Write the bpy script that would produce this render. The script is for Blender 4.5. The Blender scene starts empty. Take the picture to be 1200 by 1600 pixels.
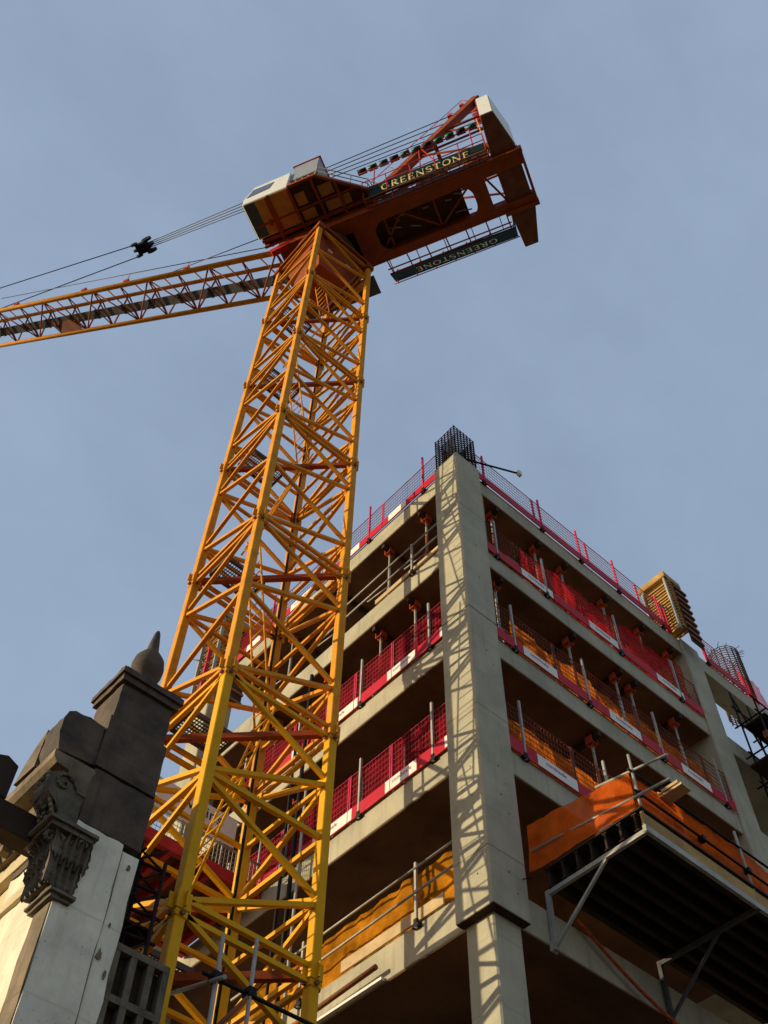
import bpy, math, random
from mathutils import Vector, Matrix
random.seed(7)
sc = bpy.context.scene
COL = sc.collection
R = math.radians

# ------------------------------------------------------------------ camera
cam_d = bpy.data.cameras.new("camera")
cam_o = bpy.data.objects.new("camera", cam_d); COL.objects.link(cam_o)
yaw, pitch, roll, FPX = 0.86693, 0.99242, 0.028355, 1647.2
fw = Vector((math.cos(pitch)*math.cos(yaw), math.cos(pitch)*math.sin(yaw), math.sin(pitch)))
rt0 = Vector((math.sin(yaw), -math.cos(yaw), 0)); up0 = rt0.cross(fw)
rt = rt0*math.cos(roll) + up0*math.sin(roll); up = up0*math.cos(roll) - rt0*math.sin(roll)
m = Matrix((rt, up, -fw)).transposed().to_4x4(); m.translation = Vector((-10.8293, -9.7696, 1.6))
cam_o.matrix_world = m
cam_d.sensor_fit = 'VERTICAL'; cam_d.sensor_height = 24; cam_d.lens = 24*FPX/1600
cam_d.clip_start = 0.05; cam_d.clip_end = 3000
sc.camera = cam_o

# ------------------------------------------------------------------ light
SUN_AZ, SUN_EL = R(-32.5), R(13)          # azimuth the light travels towards, elevation of the sun
trav = Vector((math.cos(SUN_EL)*math.cos(SUN_AZ), math.cos(SUN_EL)*math.sin(SUN_AZ), -math.sin(SUN_EL)))
sd = bpy.data.lights.new("sun", 'SUN'); sd.energy = 3.6; sd.angle = R(0.55); sd.color = (1.0, 0.87, 0.58)
so = bpy.data.objects.new("sun", sd); COL.objects.link(so)
so.rotation_euler = trav.to_track_quat('-Z', 'Y').to_euler(); so.location = (-40, 30, 60)
w = bpy.data.worlds.new("World"); sc.world = w; w.use_nodes = True
nt = w.node_tree; bg = nt.nodes["Background"]
sky = nt.nodes.new("ShaderNodeTexSky"); sky.sky_type = 'NISHITA'; sky.sun_disc = False
sky.sun_elevation = SUN_EL; sky.sun_rotation = math.atan2(-trav.x, -trav.y)
sky.air_density = 1.3; sky.dust_density = 2.5; sky.ozone_density = 1.2; sky.altitude = 50
# thin high cloud veil in the sky itself
tc = nt.nodes.new("ShaderNodeTexCoord"); mp = nt.nodes.new("ShaderNodeMapping"); mp.inputs['Scale'].default_value = (1.4, 2.0, 2.4)
nz = nt.nodes.new("ShaderNodeTexNoise"); nz.inputs['Scale'].default_value = 2.6; nz.inputs['Detail'].default_value = 8; nz.inputs['Roughness'].default_value = 0.6
rp = nt.nodes.new("ShaderNodeMapRange"); rp.inputs[1].default_value = 0.3; rp.inputs[2].default_value = 0.75; rp.inputs[3].default_value = 0.57; rp.inputs[4].default_value = 0.76
mx = nt.nodes.new("ShaderNodeMix"); mx.data_type = 'RGBA'; mx.inputs['B'].default_value = (2.5, 3.17, 4.3, 1)
L = nt.links.new
L(tc.outputs['Generated'], mp.inputs[0]); L(mp.outputs[0], nz.inputs['Vector']); L(nz.outputs['Fac'], rp.inputs[0])
L(rp.outputs[0], mx.inputs['Factor']); L(sky.outputs[0], mx.inputs['A']); L(mx.outputs['Result'], bg.inputs['Color'])
bg.inputs['Strength'].default_value = 0.128
sc.view_settings.view_transform = 'Standard'; sc.view_settings.look = 'None'; sc.view_settings.gamma = 1
sc.view_settings.exposure = 0.28
sc.render.engine = 'CYCLES'

# ------------------------------------------------------------------ materials
def new_mat(name):
    mt = bpy.data.materials.new(name); mt.use_nodes = True
    return mt, mt.node_tree, mt.node_tree.nodes['Principled BSDF']
def paint(name, col, rough=0.5, metal=0.0, var=0.25, scale=3.0, dirt=None, dirt_amt=0.35, bump=0.1):
    """base colour broken up by two noises (tone and dirt) with a slight bump"""
    mt, t, b = new_mat(name); n = t.nodes
    co = n.new('ShaderNodeTexCoord')
    n1 = n.new('ShaderNodeTexNoise'); n1.inputs['Scale'].default_value = scale; n1.inputs['Detail'].default_value = 6
    n2 = n.new('ShaderNodeTexNoise'); n2.inputs['Scale'].default_value = scale*6; n2.inputs['Detail'].default_value = 4
    for q in (n1, n2): t.links.new(co.outputs['Object'], q.inputs['Vector'])
    r1 = n.new('ShaderNodeValToRGB'); e = r1.color_ramp.elements
    e[0].position = .3; e[1].position = .72
    e[0].color = (*[c*(1-var) for c in col], 1); e[1].color = (*[min(1, c*(1+var*.6)) for c in col], 1)
    t.links.new(n1.outputs['Fac'], r1.inputs[0])
    r2 = n.new('ShaderNodeMapRange'); r2.inputs[1].default_value = .55; r2.inputs[2].default_value = .78; r2.inputs[3].default_value = 0; r2.inputs[4].default_value = dirt_amt
    t.links.new(n2.outputs['Fac'], r2.inputs[0])
    mxx = n.new('ShaderNodeMix'); mxx.data_type = 'RGBA'
    mxx.inputs['B'].default_value = (*(dirt or [c*.35 for c in col]), 1)
    t.links.new(r2.outputs[0], mxx.inputs['Factor']); t.links.new(r1.outputs[0], mxx.inputs['A'])
    t.links.new(mxx.outputs['Result'], b.inputs['Base Color'])
    b.inputs['Roughness'].default_value = rough; b.inputs['Metallic'].default_value = metal; b.inputs['Specular IOR Level'].default_value = .5 if rough < .2 else .12
    if bump:
        bp = n.new('ShaderNodeBump'); bp.inputs['Strength'].default_value = bump; bp.inputs['Distance'].default_value = .02
        t.links.new(n2.outputs['Fac'], bp.inputs['Height']); t.links.new(bp.outputs[0], b.inputs['Normal'])
    return mt
def concrete(name, col, streak=0.5, dark=(0.12, .11, .09), lo=.74, hi=1.14, sc=.9):
    mt, t, b = new_mat(name); n = t.nodes; ln = t.links.new
    co = n.new('ShaderNodeTexCoord')
    n1 = n.new('ShaderNodeTexNoise'); n1.inputs['Scale'].default_value = sc; n1.inputs['Detail'].default_value = 8; n1.inputs['Roughness'].default_value = .62
    ln(co.outputs['Object'], n1.inputs['Vector'])
    r1 = n.new('ShaderNodeValToRGB'); e = r1.color_ramp.elements; e[0].position = .3; e[1].position = .7
    e[0].color = (*[c*lo for c in col], 1); e[1].color = (*[c*hi for c in col], 1)
    ln(n1.outputs['Fac'], r1.inputs[0])
    # vertical run-off streaks
    mp = n.new('ShaderNodeMapping'); mp.inputs['Scale'].default_value = (5, 5, .35); ln(co.outputs['Object'], mp.inputs[0])
    n2 = n.new('ShaderNodeTexNoise'); n2.inputs['Scale'].default_value = 1.3; n2.inputs['Detail'].default_value = 5; ln(mp.outputs[0], n2.inputs['Vector'])
    r2 = n.new('ShaderNodeMapRange'); r2.inputs[1].default_value = .54; r2.inputs[2].default_value = .8; r2.inputs[3].default_value = 0; r2.inputs[4].default_value = streak
    ln(n2.outputs['Fac'], r2.inputs[0])
    mxx = n.new('ShaderNodeMix'); mxx.data_type = 'RGBA'; mxx.inputs['B'].default_value = (*dark, 1)
    ln(r2.outputs[0], mxx.inputs['Factor']); ln(r1.outputs[0], mxx.inputs['A'])
    # formwork panel lines every 1.2 m, broken up by noise
    sx = n.new('ShaderNodeSeparateXYZ'); ln(co.outputs['Object'], sx.inputs[0])
    mo = n.new('ShaderNodeMath'); mo.operation = 'PINGPONG'; mo.inputs[1].default_value = .6; ln(sx.outputs['Z'], mo.inputs[0])
    lt = n.new('ShaderNodeMapRange'); lt.inputs[1].default_value = .004; lt.inputs[2].default_value = .02; lt.inputs[3].default_value = .5; lt.inputs[4].default_value = 0; ln(mo.outputs[0], lt.inputs[0])
    ml = n.new('ShaderNodeMath'); ml.operation = 'MULTIPLY'; ln(lt.outputs[0], ml.inputs[0]); ln(n1.outputs['Fac'], ml.inputs[1])
    mx3 = n.new('ShaderNodeMix'); mx3.data_type = 'RGBA'; mx3.inputs['B'].default_value = (*dark, 1)
    ln(ml.outputs[0], mx3.inputs['Factor']); ln(mxx.outputs['Result'], mx3.inputs['A']); mxx = mx3
    # air holes
    v = n.new('ShaderNodeTexVoronoi'); v.inputs['Scale'].default_value = 9; ln(co.outputs['Object'], v.inputs['Vector'])
    r3 = n.new('ShaderNodeMapRange'); r3.inputs[1].default_value = .06; r3.inputs[2].default_value = .1; r3.inputs[3].default_value = .55; r3.inputs[4].default_value = 0
    ln(v.outputs['Distance'], r3.inputs[0])
    mx2 = n.new('ShaderNodeMix'); mx2.data_type = 'RGBA'; mx2.inputs['B'].default_value = (*[c*.35 for c in dark], 1)
    ln(r3.outputs[0], mx2.inputs['Factor']); ln(mxx.outputs['Result'], mx2.inputs['A'])
    ln(mx2.outputs['Result'], b.inputs['Base Color']); b.inputs['Roughness'].default_value = .85
    n3 = n.new('ShaderNodeTexNoise'); n3.inputs['Scale'].default_value = 14; n3.inputs['Detail'].default_value = 6; ln(co.outputs['Object'], n3.inputs['Vector'])
    bp = n.new('ShaderNodeBump'); bp.inputs['Strength'].default_value = .25; bp.inputs['Distance'].default_value = .02
    ln(n3.outputs['Fac'], bp.inputs['Height']); ln(bp.outputs[0], b.inputs['Normal'])
    return mt
def netting(name, col, alpha=.8, trans=.5, var=.35):
    """woven debris net: see-through weave, light passes through it"""
    mt, t, b = new_mat(name); n = t.nodes; ln = t.links.new
    n.remove(b); out = n['Material Output']
    co = n.new('ShaderNodeTexCoord'); nz = n.new('ShaderNodeTexNoise'); nz.inputs['Scale'].default_value = 2.2; nz.inputs['Detail'].default_value = 4
    ln(co.outputs['Object'], nz.inputs['Vector'])
    rr = n.new('ShaderNodeValToRGB'); e = rr.color_ramp.elements; e[0].position = .3; e[1].position = .7
    e[0].color = (*[c*(1-var) for c in col], 1); e[1].color = (*[min(1, c*(1+var)) for c in col], 1); ln(nz.outputs['Fac'], rr.inputs[0])
    d = n.new('ShaderNodeBsdfDiffuse'); tr = n.new('ShaderNodeBsdfTranslucent'); tp = n.new('ShaderNodeBsdfTransparent')
    ln(rr.outputs[0], d.inputs[0]); ln(rr.outputs[0], tr.inputs[0])
    m1 = n.new('ShaderNodeMixShader'); m1.inputs[0].default_value = trans; ln(d.outputs[0], m1.inputs[1]); ln(tr.outputs[0], m1.inputs[2])
    m2 = n.new('ShaderNodeMixShader');     m2.inputs[0].default_value = alpha
    wn = n.new('ShaderNodeTexNoise'); wn.inputs['Scale'].default_value = 38; wn.inputs['Detail'].default_value = 2; ln(co.outputs['Object'], wn.inputs['Vector'])
    wr_ = n.new('ShaderNodeMapRange'); wr_.inputs[1].default_value = .35; wr_.inputs[2].default_value = .6; wr_.inputs[3].default_value = alpha-.14; wr_.inputs[4].default_value = min(1, alpha+.08); ln(wn.outputs['Fac'], wr_.inputs[0]); ln(wr_.outputs[0], m2.inputs[0]); ln(tp.outputs[0], m2.inputs[1]); ln(m1.outputs[0], m2.inputs[2])
    ln(m2.outputs[0], out.inputs[0])
    return mt
M = {}
M['conc'] = concrete('concrete', (.44, .385, .26), .36, (.20, .165, .10))
M['slab'] = concrete('slab_concrete', (.42, .365, .25), .5, (.17, .14, .085))
M['joint'] = paint('joint_dirt', (.07, .06, .05), .9)
M['orange_yellow'] = paint('weathered_crane_yellow', (.72, .28, .014), .6, var=.2, dirt=(.22, .08, .03), dirt_amt=.4)
M['yellow'] = paint('fresh_crane_yellow', (.76, .36, .005), .6, var=.1, dirt=(.3, .12, .02), dirt_amt=.25)
M['deck_orange'] = paint('deck_orange_paint', (.30, .062, .014), .6, var=.2)
M['deck_dark'] = paint('dark_deck_steel', (.09, .035, .02), .7)  # darker brown steel for slewing ring, deck plate and cab platform
M['cabfloor'] = paint('cab_floor_yellow', (.55, .25, .05), .5)
M['white'] = paint('white_paint', (.78, .74, .64), .4, var=.06, dirt_amt=.15)
M['grey'] = paint('grey_paint', (.30, .31, .32), .45, var=.1)
M['cwt'] = paint('counterweight_brown', (.20, .075, .04), .65)
M['black'] = paint('black_steel', (.016, .015, .016), .6)
M['rope'] = paint('steel_wire_rope', (.07, .06, .06), .5, metal=.5)
M['walk'] = paint('dull_grey_walkway_and_shade', (.10, .09, .09), .8)
M['sign'] = paint('dark_green_sign', (.006, .022, .016), .75, var=.1)
M['gold'] = paint('gold_lettering', (.72, .58, .26), .5, var=.05, dirt_amt=.1)
M['green'] = paint('green_cylinder', (.01, .09, .06), .3)
M['galv'] = paint('weathered_galvanised_steel', (.40, .37, .31), .5, metal=.1, var=.25)
M['rust'] = paint('rusty_tube', (.25, .09, .04), .7)
M['redpaint'] = paint('red_oxide_paint', (.50, .035, .03), .55)
M['prophead'] = paint('orange_red_prop_head', (.48, .075, .025), .6)
M['pink'] = paint('pinkish_red_paint', (.62, .035, .09), .5)
M['redboard'] = paint('red_toe_board', (.50, .010, .028), .55, var=.1, dirt_amt=.2)
M['whiteboard'] = paint('white_toe_board', (.78, .74, .66), .5, var=.06, dirt_amt=.15)
M['text_red'] = paint('faded_red_print', (.35, .12, .12), .6, bump=0)
M['text_black'] = paint('black_print', (.03, .03, .03), .6, bump=0)
M['wire'] = paint('brown_welded_wire', (.22, .07, .05), .7, bump=0)
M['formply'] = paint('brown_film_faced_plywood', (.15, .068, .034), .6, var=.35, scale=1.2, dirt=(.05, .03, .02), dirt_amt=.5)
M['timber'] = paint('formwork_timber', (.46, .27, .09), .7, var=.3, scale=2)
M['plank'] = paint('pale_plank', (.55, .38, .2), .7, var=.2)
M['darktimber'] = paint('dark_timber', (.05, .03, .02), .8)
M['rebar'] = paint('rusty_rebar', (.03, .013, .012), .9)
M['orange_net'] = netting('orange_debris_net', (.82, .175, .016), .86, .6, .45)
M['platform_net'] = netting('red_orange_debris_net', (.80, .13, .015), .90, .45, .3)
M['amber_net'] = netting('amber_debris_net', (.44, .16, .010), .95, .2, .55)
M['red_net'] = netting('red_debris_net', (.70, .015, .03), .70, .6)
M['crimson_net'] = netting('crimson_debris_net', (.30, .004, .022), .80, .3)
M['glass'] = paint('dark_glass', (.05, .055, .06), .08, var=.1, bump=0)
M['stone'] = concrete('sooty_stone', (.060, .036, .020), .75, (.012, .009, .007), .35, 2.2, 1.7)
M['stone_lit'] = concrete('weathered_sunlit_stone', (.16, .11, .06), .85, (.03, .02, .014), .5, 1.7, 2.0)  # paler copy of the stone, sunlight on the mouldings put into its colour
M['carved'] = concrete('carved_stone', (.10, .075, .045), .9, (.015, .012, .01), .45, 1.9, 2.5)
M['render'] = concrete('flaking_white_render', (.80, .70, .52), .5, (.36, .28, .18), .7, 1.12, 1.6)
M['cream'] = paint('cream_paint', (.62, .50, .30), .7, var=.1, dirt_amt=.15)
M['asphalt'] = paint('asphalt', (.04, .037, .033), .9)
M['paving'] = paint('paving', (.16, .13, .09), .9)

# ------------------------------------------------------------------ mesh builder
class MB:
    """collects shapes in a frame; build() links them as ONE mesh object"""
    def __init__(s, T=None): s.v = []; s.f = []; s.T = T; s.sm = []
    def add(s, vs, fs, smooth=False):
        o = len(s.v)
        s.v += [Vector(p) for p in vs]; s.f += [tuple(i+o for i in f) for f in fs]; s.sm += [smooth]*len(fs)
        return s
    def box(s, a, b):
        x0, y0, z0 = a; x1, y1, z1 = b
        vs = [(x0,y0,z0),(x1,y0,z0),(x1,y1,z0),(x0,y1,z0),(x0,y0,z1),(x1,y0,z1),(x1,y1,z1),(x0,y1,z1)]
        return s.add(vs, [(0,3,2,1),(4,5,6,7),(0,1,5,4),(1,2,6,5),(2,3,7,6),(3,0,4,7)])
    def bar(s, p, q, wd, h=None, upv=(0,0,1)):
        h = h or wd; p = Vector(p); q = Vector(q); d = (q-p).normalized(); u = Vector(upv)
        if abs(d.dot(u)) > .98: u = Vector((1,0,0))
        a = d.cross(u).normalized()*wd/2; b = a.cross(d).normalized()*h/2
        vs = [p-a-b, p+a-b, p+a+b, p-a+b, q-a-b, q+a-b, q+a+b, q-a+b]
        return s.add(vs, [(0,1,2,3)[::-1],(4,5,6,7),(0,1,5,4),(1,2,6,5),(2,3,7,6),(3,0,4,7)])
    def tube(s, p, q, r, n=8, r2=None):
        p = Vector(p); q = Vector(q); d = (q-p).normalized(); u = Vector((0,0,1)) if abs(d.z) < .95 else Vector((1,0,0))
        a = d.cross(u).normalized(); b = d.cross(a); r2 = r if r2 is None else r2
        vs = [p+(a*math.cos(t)+b*math.sin(t))*r for t in [2*math.pi*i/n for i in range(n)]]
        vs += [q+(a*math.cos(t)+b*math.sin(t))*r2 for t in [2*math.pi*i/n for i in range(n)]]
        s.add(vs, [(i,(i+1)%n,n+(i+1)%n,n+i) for i in range(n)], True)
        o = len(s.v)-2*n
        s.f += [tuple(o+i for i in range(n))[::-1], tuple(o+n+i for i in range(n))]; s.sm += [False]*2
        return s
    def path(s, pts, r, n=6):
        for a, b in zip(pts, pts[1:]): s.tube(a, b, r, n)
        return s
    def prism(s, poly, vec):
        """polygon (list of 3-D points) extruded by a vector"""
        n = len(poly); vec = Vector(vec); ps = [Vector(p) for p in poly]
        vs = ps + [p+vec for p in ps]
        return s.add(vs, [tuple(range(n))[::-1], tuple(range(n, 2*n))] + [(i,(i+1)%n,n+(i+1)%n,n+i) for i in range(n)])
    def lathe(s, c, prof, n=20):
        c = Vector(c); vs = []
        for r, z in prof: vs += [c+Vector((r*math.cos(2*math.pi*i/n), r*math.sin(2*math.pi*i/n), z)) for i in range(n)]
        fs = []
        for k in range(len(prof)-1):
            for i in range(n): fs.append((k*n+i, k*n+(i+1)%n, (k+1)*n+(i+1)%n, (k+1)*n+i))
        s.add(vs, fs, True); o = len(s.v)-len(vs)
        s.f += [tuple(o+i for i in range(n))[::-1], tuple(o+(len(prof)-1)*n+i for i in range(n))]; s.sm += [False]*2
        return s
    def sheet(s, fn, nu, nv):
        """open cloth-like grid; fn(u, v) in 0..1 -> point"""
        vs = [fn(i/nu, j/nv) for j in range(nv+1) for i in range(nu+1)]
        return s.add(vs, [(j*(nu+1)+i, j*(nu+1)+i+1, (j+1)*(nu+1)+i+1, (j+1)*(nu+1)+i) for j in range(nv) for i in range(nu)], True)
    def build(s, name, mat, parent=None, bevel=0, fix=True, rough=0, cut=.14):
        vs = [Vector(s.T(p)) if s.T else p for p in s.v]
        if parent is not None:
            o = Vector(parent.get('_base', (0,0,0)))
        else:
            o = Vector((sum(p.x for p in vs)/len(vs), sum(p.y for p in vs)/len(vs), min(p.z for p in vs)))
        me = bpy.data.meshes.new(name); me.from_pydata([tuple(p-o) for p in vs], [], s.f)
        me.polygons.foreach_set('use_smooth', s.sm)
        if fix:
            import bmesh
            b = bmesh.new(); b.from_mesh(me); bmesh.ops.recalc_face_normals(b, faces=b.faces)
            if rough:
                from mathutils import noise
                for _ in range(5):
                    es = [e for e in b.edges if e.calc_length() > cut]
                    if not es or len(b.verts) > 9000: break
                    bmesh.ops.subdivide_edges(b, edges=es, cuts=1, use_grid_fill=True)
                b.normal_update()
                for v in b.verts:
                    q = v.co+o; k = noise.noise(q*4.1)+.6*noise.noise(q*11.3)+.35*noise.noise(q*27)
                    sharp = 1.0 if len({tuple(round(c, 1) for c in f.normal) for f in v.link_faces}) == 1 else 2.2
                    v.co += v.normal*rough*(k*sharp-(.9 if sharp > 1 else 0))
            b.to_mesh(me); b.free()
        me.materials.append(mat)
        ob = bpy.data.objects.new(name, me); COL.objects.link(ob)
        if parent is not None:
            ob.parent = parent; ob['_base'] = tuple(o)
        else:
            ob.location = o; ob['_base'] = tuple(o)
        if bevel:
            bv = ob.modifiers.new('bevel', 'BEVEL'); bv.width = bevel; bv.segments = 1; bv.limit_method = 'ANGLE'
        return ob
def tag(o, label, cat, group=None):
    o['label'] = label; o['category'] = cat
    if group: o['group'] = group
    return o
def thing(name, label, cat, loc=(0,0,0), group=None):
    o = bpy.data.objects.new(name, None); COL.objects.link(o); o.location = loc; o['_base'] = tuple(loc); o.empty_display_size = .2
    return tag(o, label, cat, group)
def holder(name, parent):
    """a part that is only a holder of sub-parts"""
    o = bpy.data.objects.new(name, None); COL.objects.link(o); o.parent = parent; o['_base'] = parent['_base']; o.empty_display_size = .2
    return o
def struct(o): o['kind'] = 'structure'; return o
def copy_tree(o, parent=None, loc=None):
    c = o.copy(); COL.objects.link(c); c.parent = parent
    if loc is not None: c.location = loc
    for ch in o.children: copy_tree(ch, c)
    return c
def text_mesh(body, size, T, depth=.004, font=None):
    """text curve -> list of verts/faces mapped by T (x right, y up, z out)"""
    cu = bpy.data.curves.new('t', 'FONT'); cu.body = body; cu.size = size; cu.extrude = depth; cu.resolution_u = 3
    ob = bpy.data.objects.new('t', cu); COL.objects.link(ob)
    me = bpy.data.meshes.new_from_object(ob.evaluated_get(bpy.context.evaluated_depsgraph_get()))
    vs = [T(v.co) for v in me.vertices]; fs = [tuple(p.vertices) for p in me.polygons]
    bpy.data.objects.remove(ob); bpy.data.curves.remove(cu); bpy.data.meshes.remove(me)
    return vs, fs

# ------------------------------------------------------------------ ground
struct(MB().box((-1500,-1500,-1), (1500,1500,0)).build('ground', M['paving']))
struct(MB().box((-60,-300,.004), (-8.2,300,.008)).build('road', M['asphalt']))
struct(MB().box((-8.0,-300,0.002), (-7.0,300,.13)).build('pavement', M['paving'], bevel=.02))

# ------------------------------------------------------------------ concrete frame
E_ = .18
ZS = [26.126, 22.726, 19.326, 15.926, 12.407]       # slab soffits, roof first
ZT = [26.80, 23.40, 20.00, 16.60, 13.10]
FN = ['roof', 'top floor', 'second floor down', 'third floor down', 'lowest visible floor']
bld = thing('concrete_building', 'unfinished concrete building frame of open floors behind the yellow crane', 'building', (0,0,0))
lifts = [12.407, 13.55, 17.0, 20.095, 24.30, 26.90]
for i, (a, b) in enumerate(zip(lifts, lifts[1:])):
    g0, g1 = (.014 if abs(q-20.095) < .01 else .002 for q in (a, b))
    MB().box((0,0,a+(g0 if i else 0)), (.886+.001*(i%2),.874,b-(g1 if i < 4 else 0))).build('column', M['conc'], bld, bevel=.009)
for a in lifts[1:-1]: MB().box((.012,.012,a-.03), (.86,.85,a+.03)).build('construction_joint', M['joint'], bld)
MB().prism([(.01,.01,12.392),(.87,.01,12.392),(.87,.17,12.392),(.17,.17,12.392),(.17,.86,12.392),(.01,.86,12.392)], (0,0,.012)).build('ledge_shade', M['darktimber'], bld)  # dark sheet added under the ledge, its shade put into the colour
MB().box((E_-.004,E_-.004,-.0), (.886-.05,.874-.05,12.45)).build('column', M['conc'], bld, bevel=.03)
MB().box((9.65,.115,-.0), (10.53,1.0,26.86)).build('column', M['conc'], bld, bevel=.03)
MB().box((.12,11.4,-.0), (1.0,12.28,26.86)).build('column', M['conc'], bld, bevel=.03)
for x, y in ((9.6, 11.3), (5.2, 6.0)): MB().box((x,y,0), (x+.88,y+.88,26.3)).build('column', M['conc'], bld)
for k in range(5):
    yend = 10.4 if k == 0 else 12.3
    s_ = MB().box((E_,E_,ZS[k]), (10.6,yend,ZT[k]))
    s_.build('floor_slab', M['slab'], bld, bevel=.015)
    MB().box((E_+.03,E_+.03,ZS[k]-.018), (9.6,yend-.03,ZS[k]-.003)).build('soffit_ply_shade', M['formply'], bld)  # brown form ply; under the propless lowest slab it only paints the shade
for k in range(5):
    dep = .62 if k == 0 else 9
    MB().box((10.602,E_+.004,ZS[k]+.003), (17,E_+dep,ZT[k]-.003)).build('edge_beam', M['slab'], bld, bevel=.015)
# core and back walls deep inside, the lower one darkened to stand for shade
MB().box((4.6,4.6,0), (4.9,11,22.7)).box((4.9,4.6,0), (9.6,4.9,22.7)).build('core_wall', M['slab'], bld)
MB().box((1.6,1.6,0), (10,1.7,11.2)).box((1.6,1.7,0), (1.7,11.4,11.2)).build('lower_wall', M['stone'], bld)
# tie-bolt holes and stub bolts on the corner column
bt = MB()
for z in (13.2, 14.9, 15.6, 18.9, 21.5, 22.8):
    bt.tube((.45,-.004,z), (.45,.02,z), .018, 8); bt.tube((.62,-.004,z-.35), (.62,.02,z-.35), .014, 8)
    bt.tube((-.004,.3,z-.1), (.02,.3,z-.1), .016, 8)
bt.build('tie_hole', M['joint'], bld)
MB().tube((.80,.02,13.25), (.70,-.28,13.05), .012).build('stub_rod', M['rebar'], bld)

# rebar cages
def rect_cage(x0, y0, x1, y1, z0, z1, nx, ny):
    mb = MB()
    for i in range(nx+1):
        for y in (y0, y1): mb.tube((x0+(x1-x0)*i/nx, y, z0), (x0+(x1-x0)*i/nx, y, z1-.05*random.random()), .021, 5)
    for j in range(1, ny):
        for x in (x0, x1): mb.tube((x, y0+(y1-y0)*j/ny, z0), (x, y0+(y1-y0)*j/ny, z1-.05*random.random()), .021, 5)
    z = z0+.15
    while z < z1:
        for a, b in (((x0,y0,z),(x1,y0,z)),((x1,y0,z),(x1,y1,z)),((x1,y1,z),(x0,y1,z)),((x0,y1,z),(x0,y0,z))): mb.tube(a, b, .013, 4)
        for t in (.3, .7):
            mb.tube((x0+(x1-x0)*t,y0,z), (x0+(x1-x0)*t,y1,z), .008, 4); mb.tube((x0,y0+(y1-y0)*t,z), (x1,y0+(y1-y0)*t,z), .008, 4)
        z += .125
    return mb
tag(rect_cage(.05,.05,.83,.82,26.85,28.55,6,6).build('rebar_cage', M['rebar']), 'square dark rebar cage sticking up from the top of the corner column', 'rebar cage')
mb = MB()
for i in range(16):
    t = 2*math.pi*i/16; r_ = .52
    mb.tube((13.75+r_*math.cos(t), .78+r_*math.sin(t), 26.75), (13.75+r_*math.cos(t), .78+r_*math.sin(t), 29.6+.15*random.random()), .024, 5)
for k in range(26):
    z = 26.85+k*.11
    pts = [(13.75+.53*math.cos(2*math.pi*i/14), .78+.53*math.sin(2*math.pi*i/14), z+.11*i/14) for i in range(15)]
    mb.path(pts, .018, 4)
for k in range(14):
    a = random.random()*6.28; z = 29.3+.3*random.random()
    mb.tube((13.75+.5*math.cos(a), .78+.5*math.sin(a), z), (13.75+.72*math.cos(a+.3), .78+.72*math.sin(a+.3), z+.15), .012, 4)
M['rebar_brown'] = paint('brown_rebar', (.10, .055, .03), .9)
tag(mb.build('rebar_cage', M['rebar_brown']), 'round spiral rebar cage beyond the formwork at the right edge of the roof', 'rebar cage')
def cloth_fn(a, b, c, d, amp, seed, axis):
    """bilinear patch a-b (bottom) d-c (top) with folds along axis"""
    a, b, c, d = map(Vector, (a, b, c, d)); rnd = random.Random(seed); ph = [rnd.random()*6.28 for _ in range(6)]; ax = Vector(axis)
    ln_ = (b-a).length
    from mathutils import noise
    def fn(u, v):
        p = (a*(1-u)+b*u)*(1-v)+(d*(1-u)+c*u)*v
        q = u*ln_; sk = q+.9*v
        k = .9*noise.noise((sk*1.1, v*.7, seed*3.7))+.8*noise.noise((sk*2.7-v*.8, v*.6, seed*1.3+5))+.55*(1-abs(noise.noise((q*3.1+v*1.9, v*1.6, seed+11.)))*2.2)+.3*noise.noise((q*9, v*3.5, seed+3.))
        sag = -.10*math.sin(math.pi*((u*ln_/2.4) % 1))*v if amp > .045 else 0
        return p+ax*amp*1.3*k+Vector((0,0,sag))
    return fn
def cloth(a, b, c, d, amp, seed, axis, nu=110, nv=22): return MB().sheet(cloth_fn(a, b, c, d, amp, seed, axis), nu, nv)
tag(cloth((13.1,.2,26.8),(14.6,.2,26.8),(14.5,.25,28.4),(13.2,.25,28.2),.05,3,(0,1,0),16,12).build('debris_net', M['red_net'], fix=False), 'red net draped on the round rebar cage', 'net')

# swing-out light arm at the top of the corner column
t = thing('arm_mast', 'thin dark pole with a small white lamp head reaching out over the roof corner', 'lamp arm', (.6,.3,26.8))
MB().tube((.7,.35,26.85), (.7,.35,27.8), .025).tube((.62,.36,27.7), (2.2,-.38,27.7), .03).build('pole', M['black'], t)
MB().box((2.14,-.44,27.60), (2.26,-.33,27.80)).tube((2.20,-.385,27.60), (2.20,-.385,27.56), .04).build('lamp_head', M['white'], t)

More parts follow.
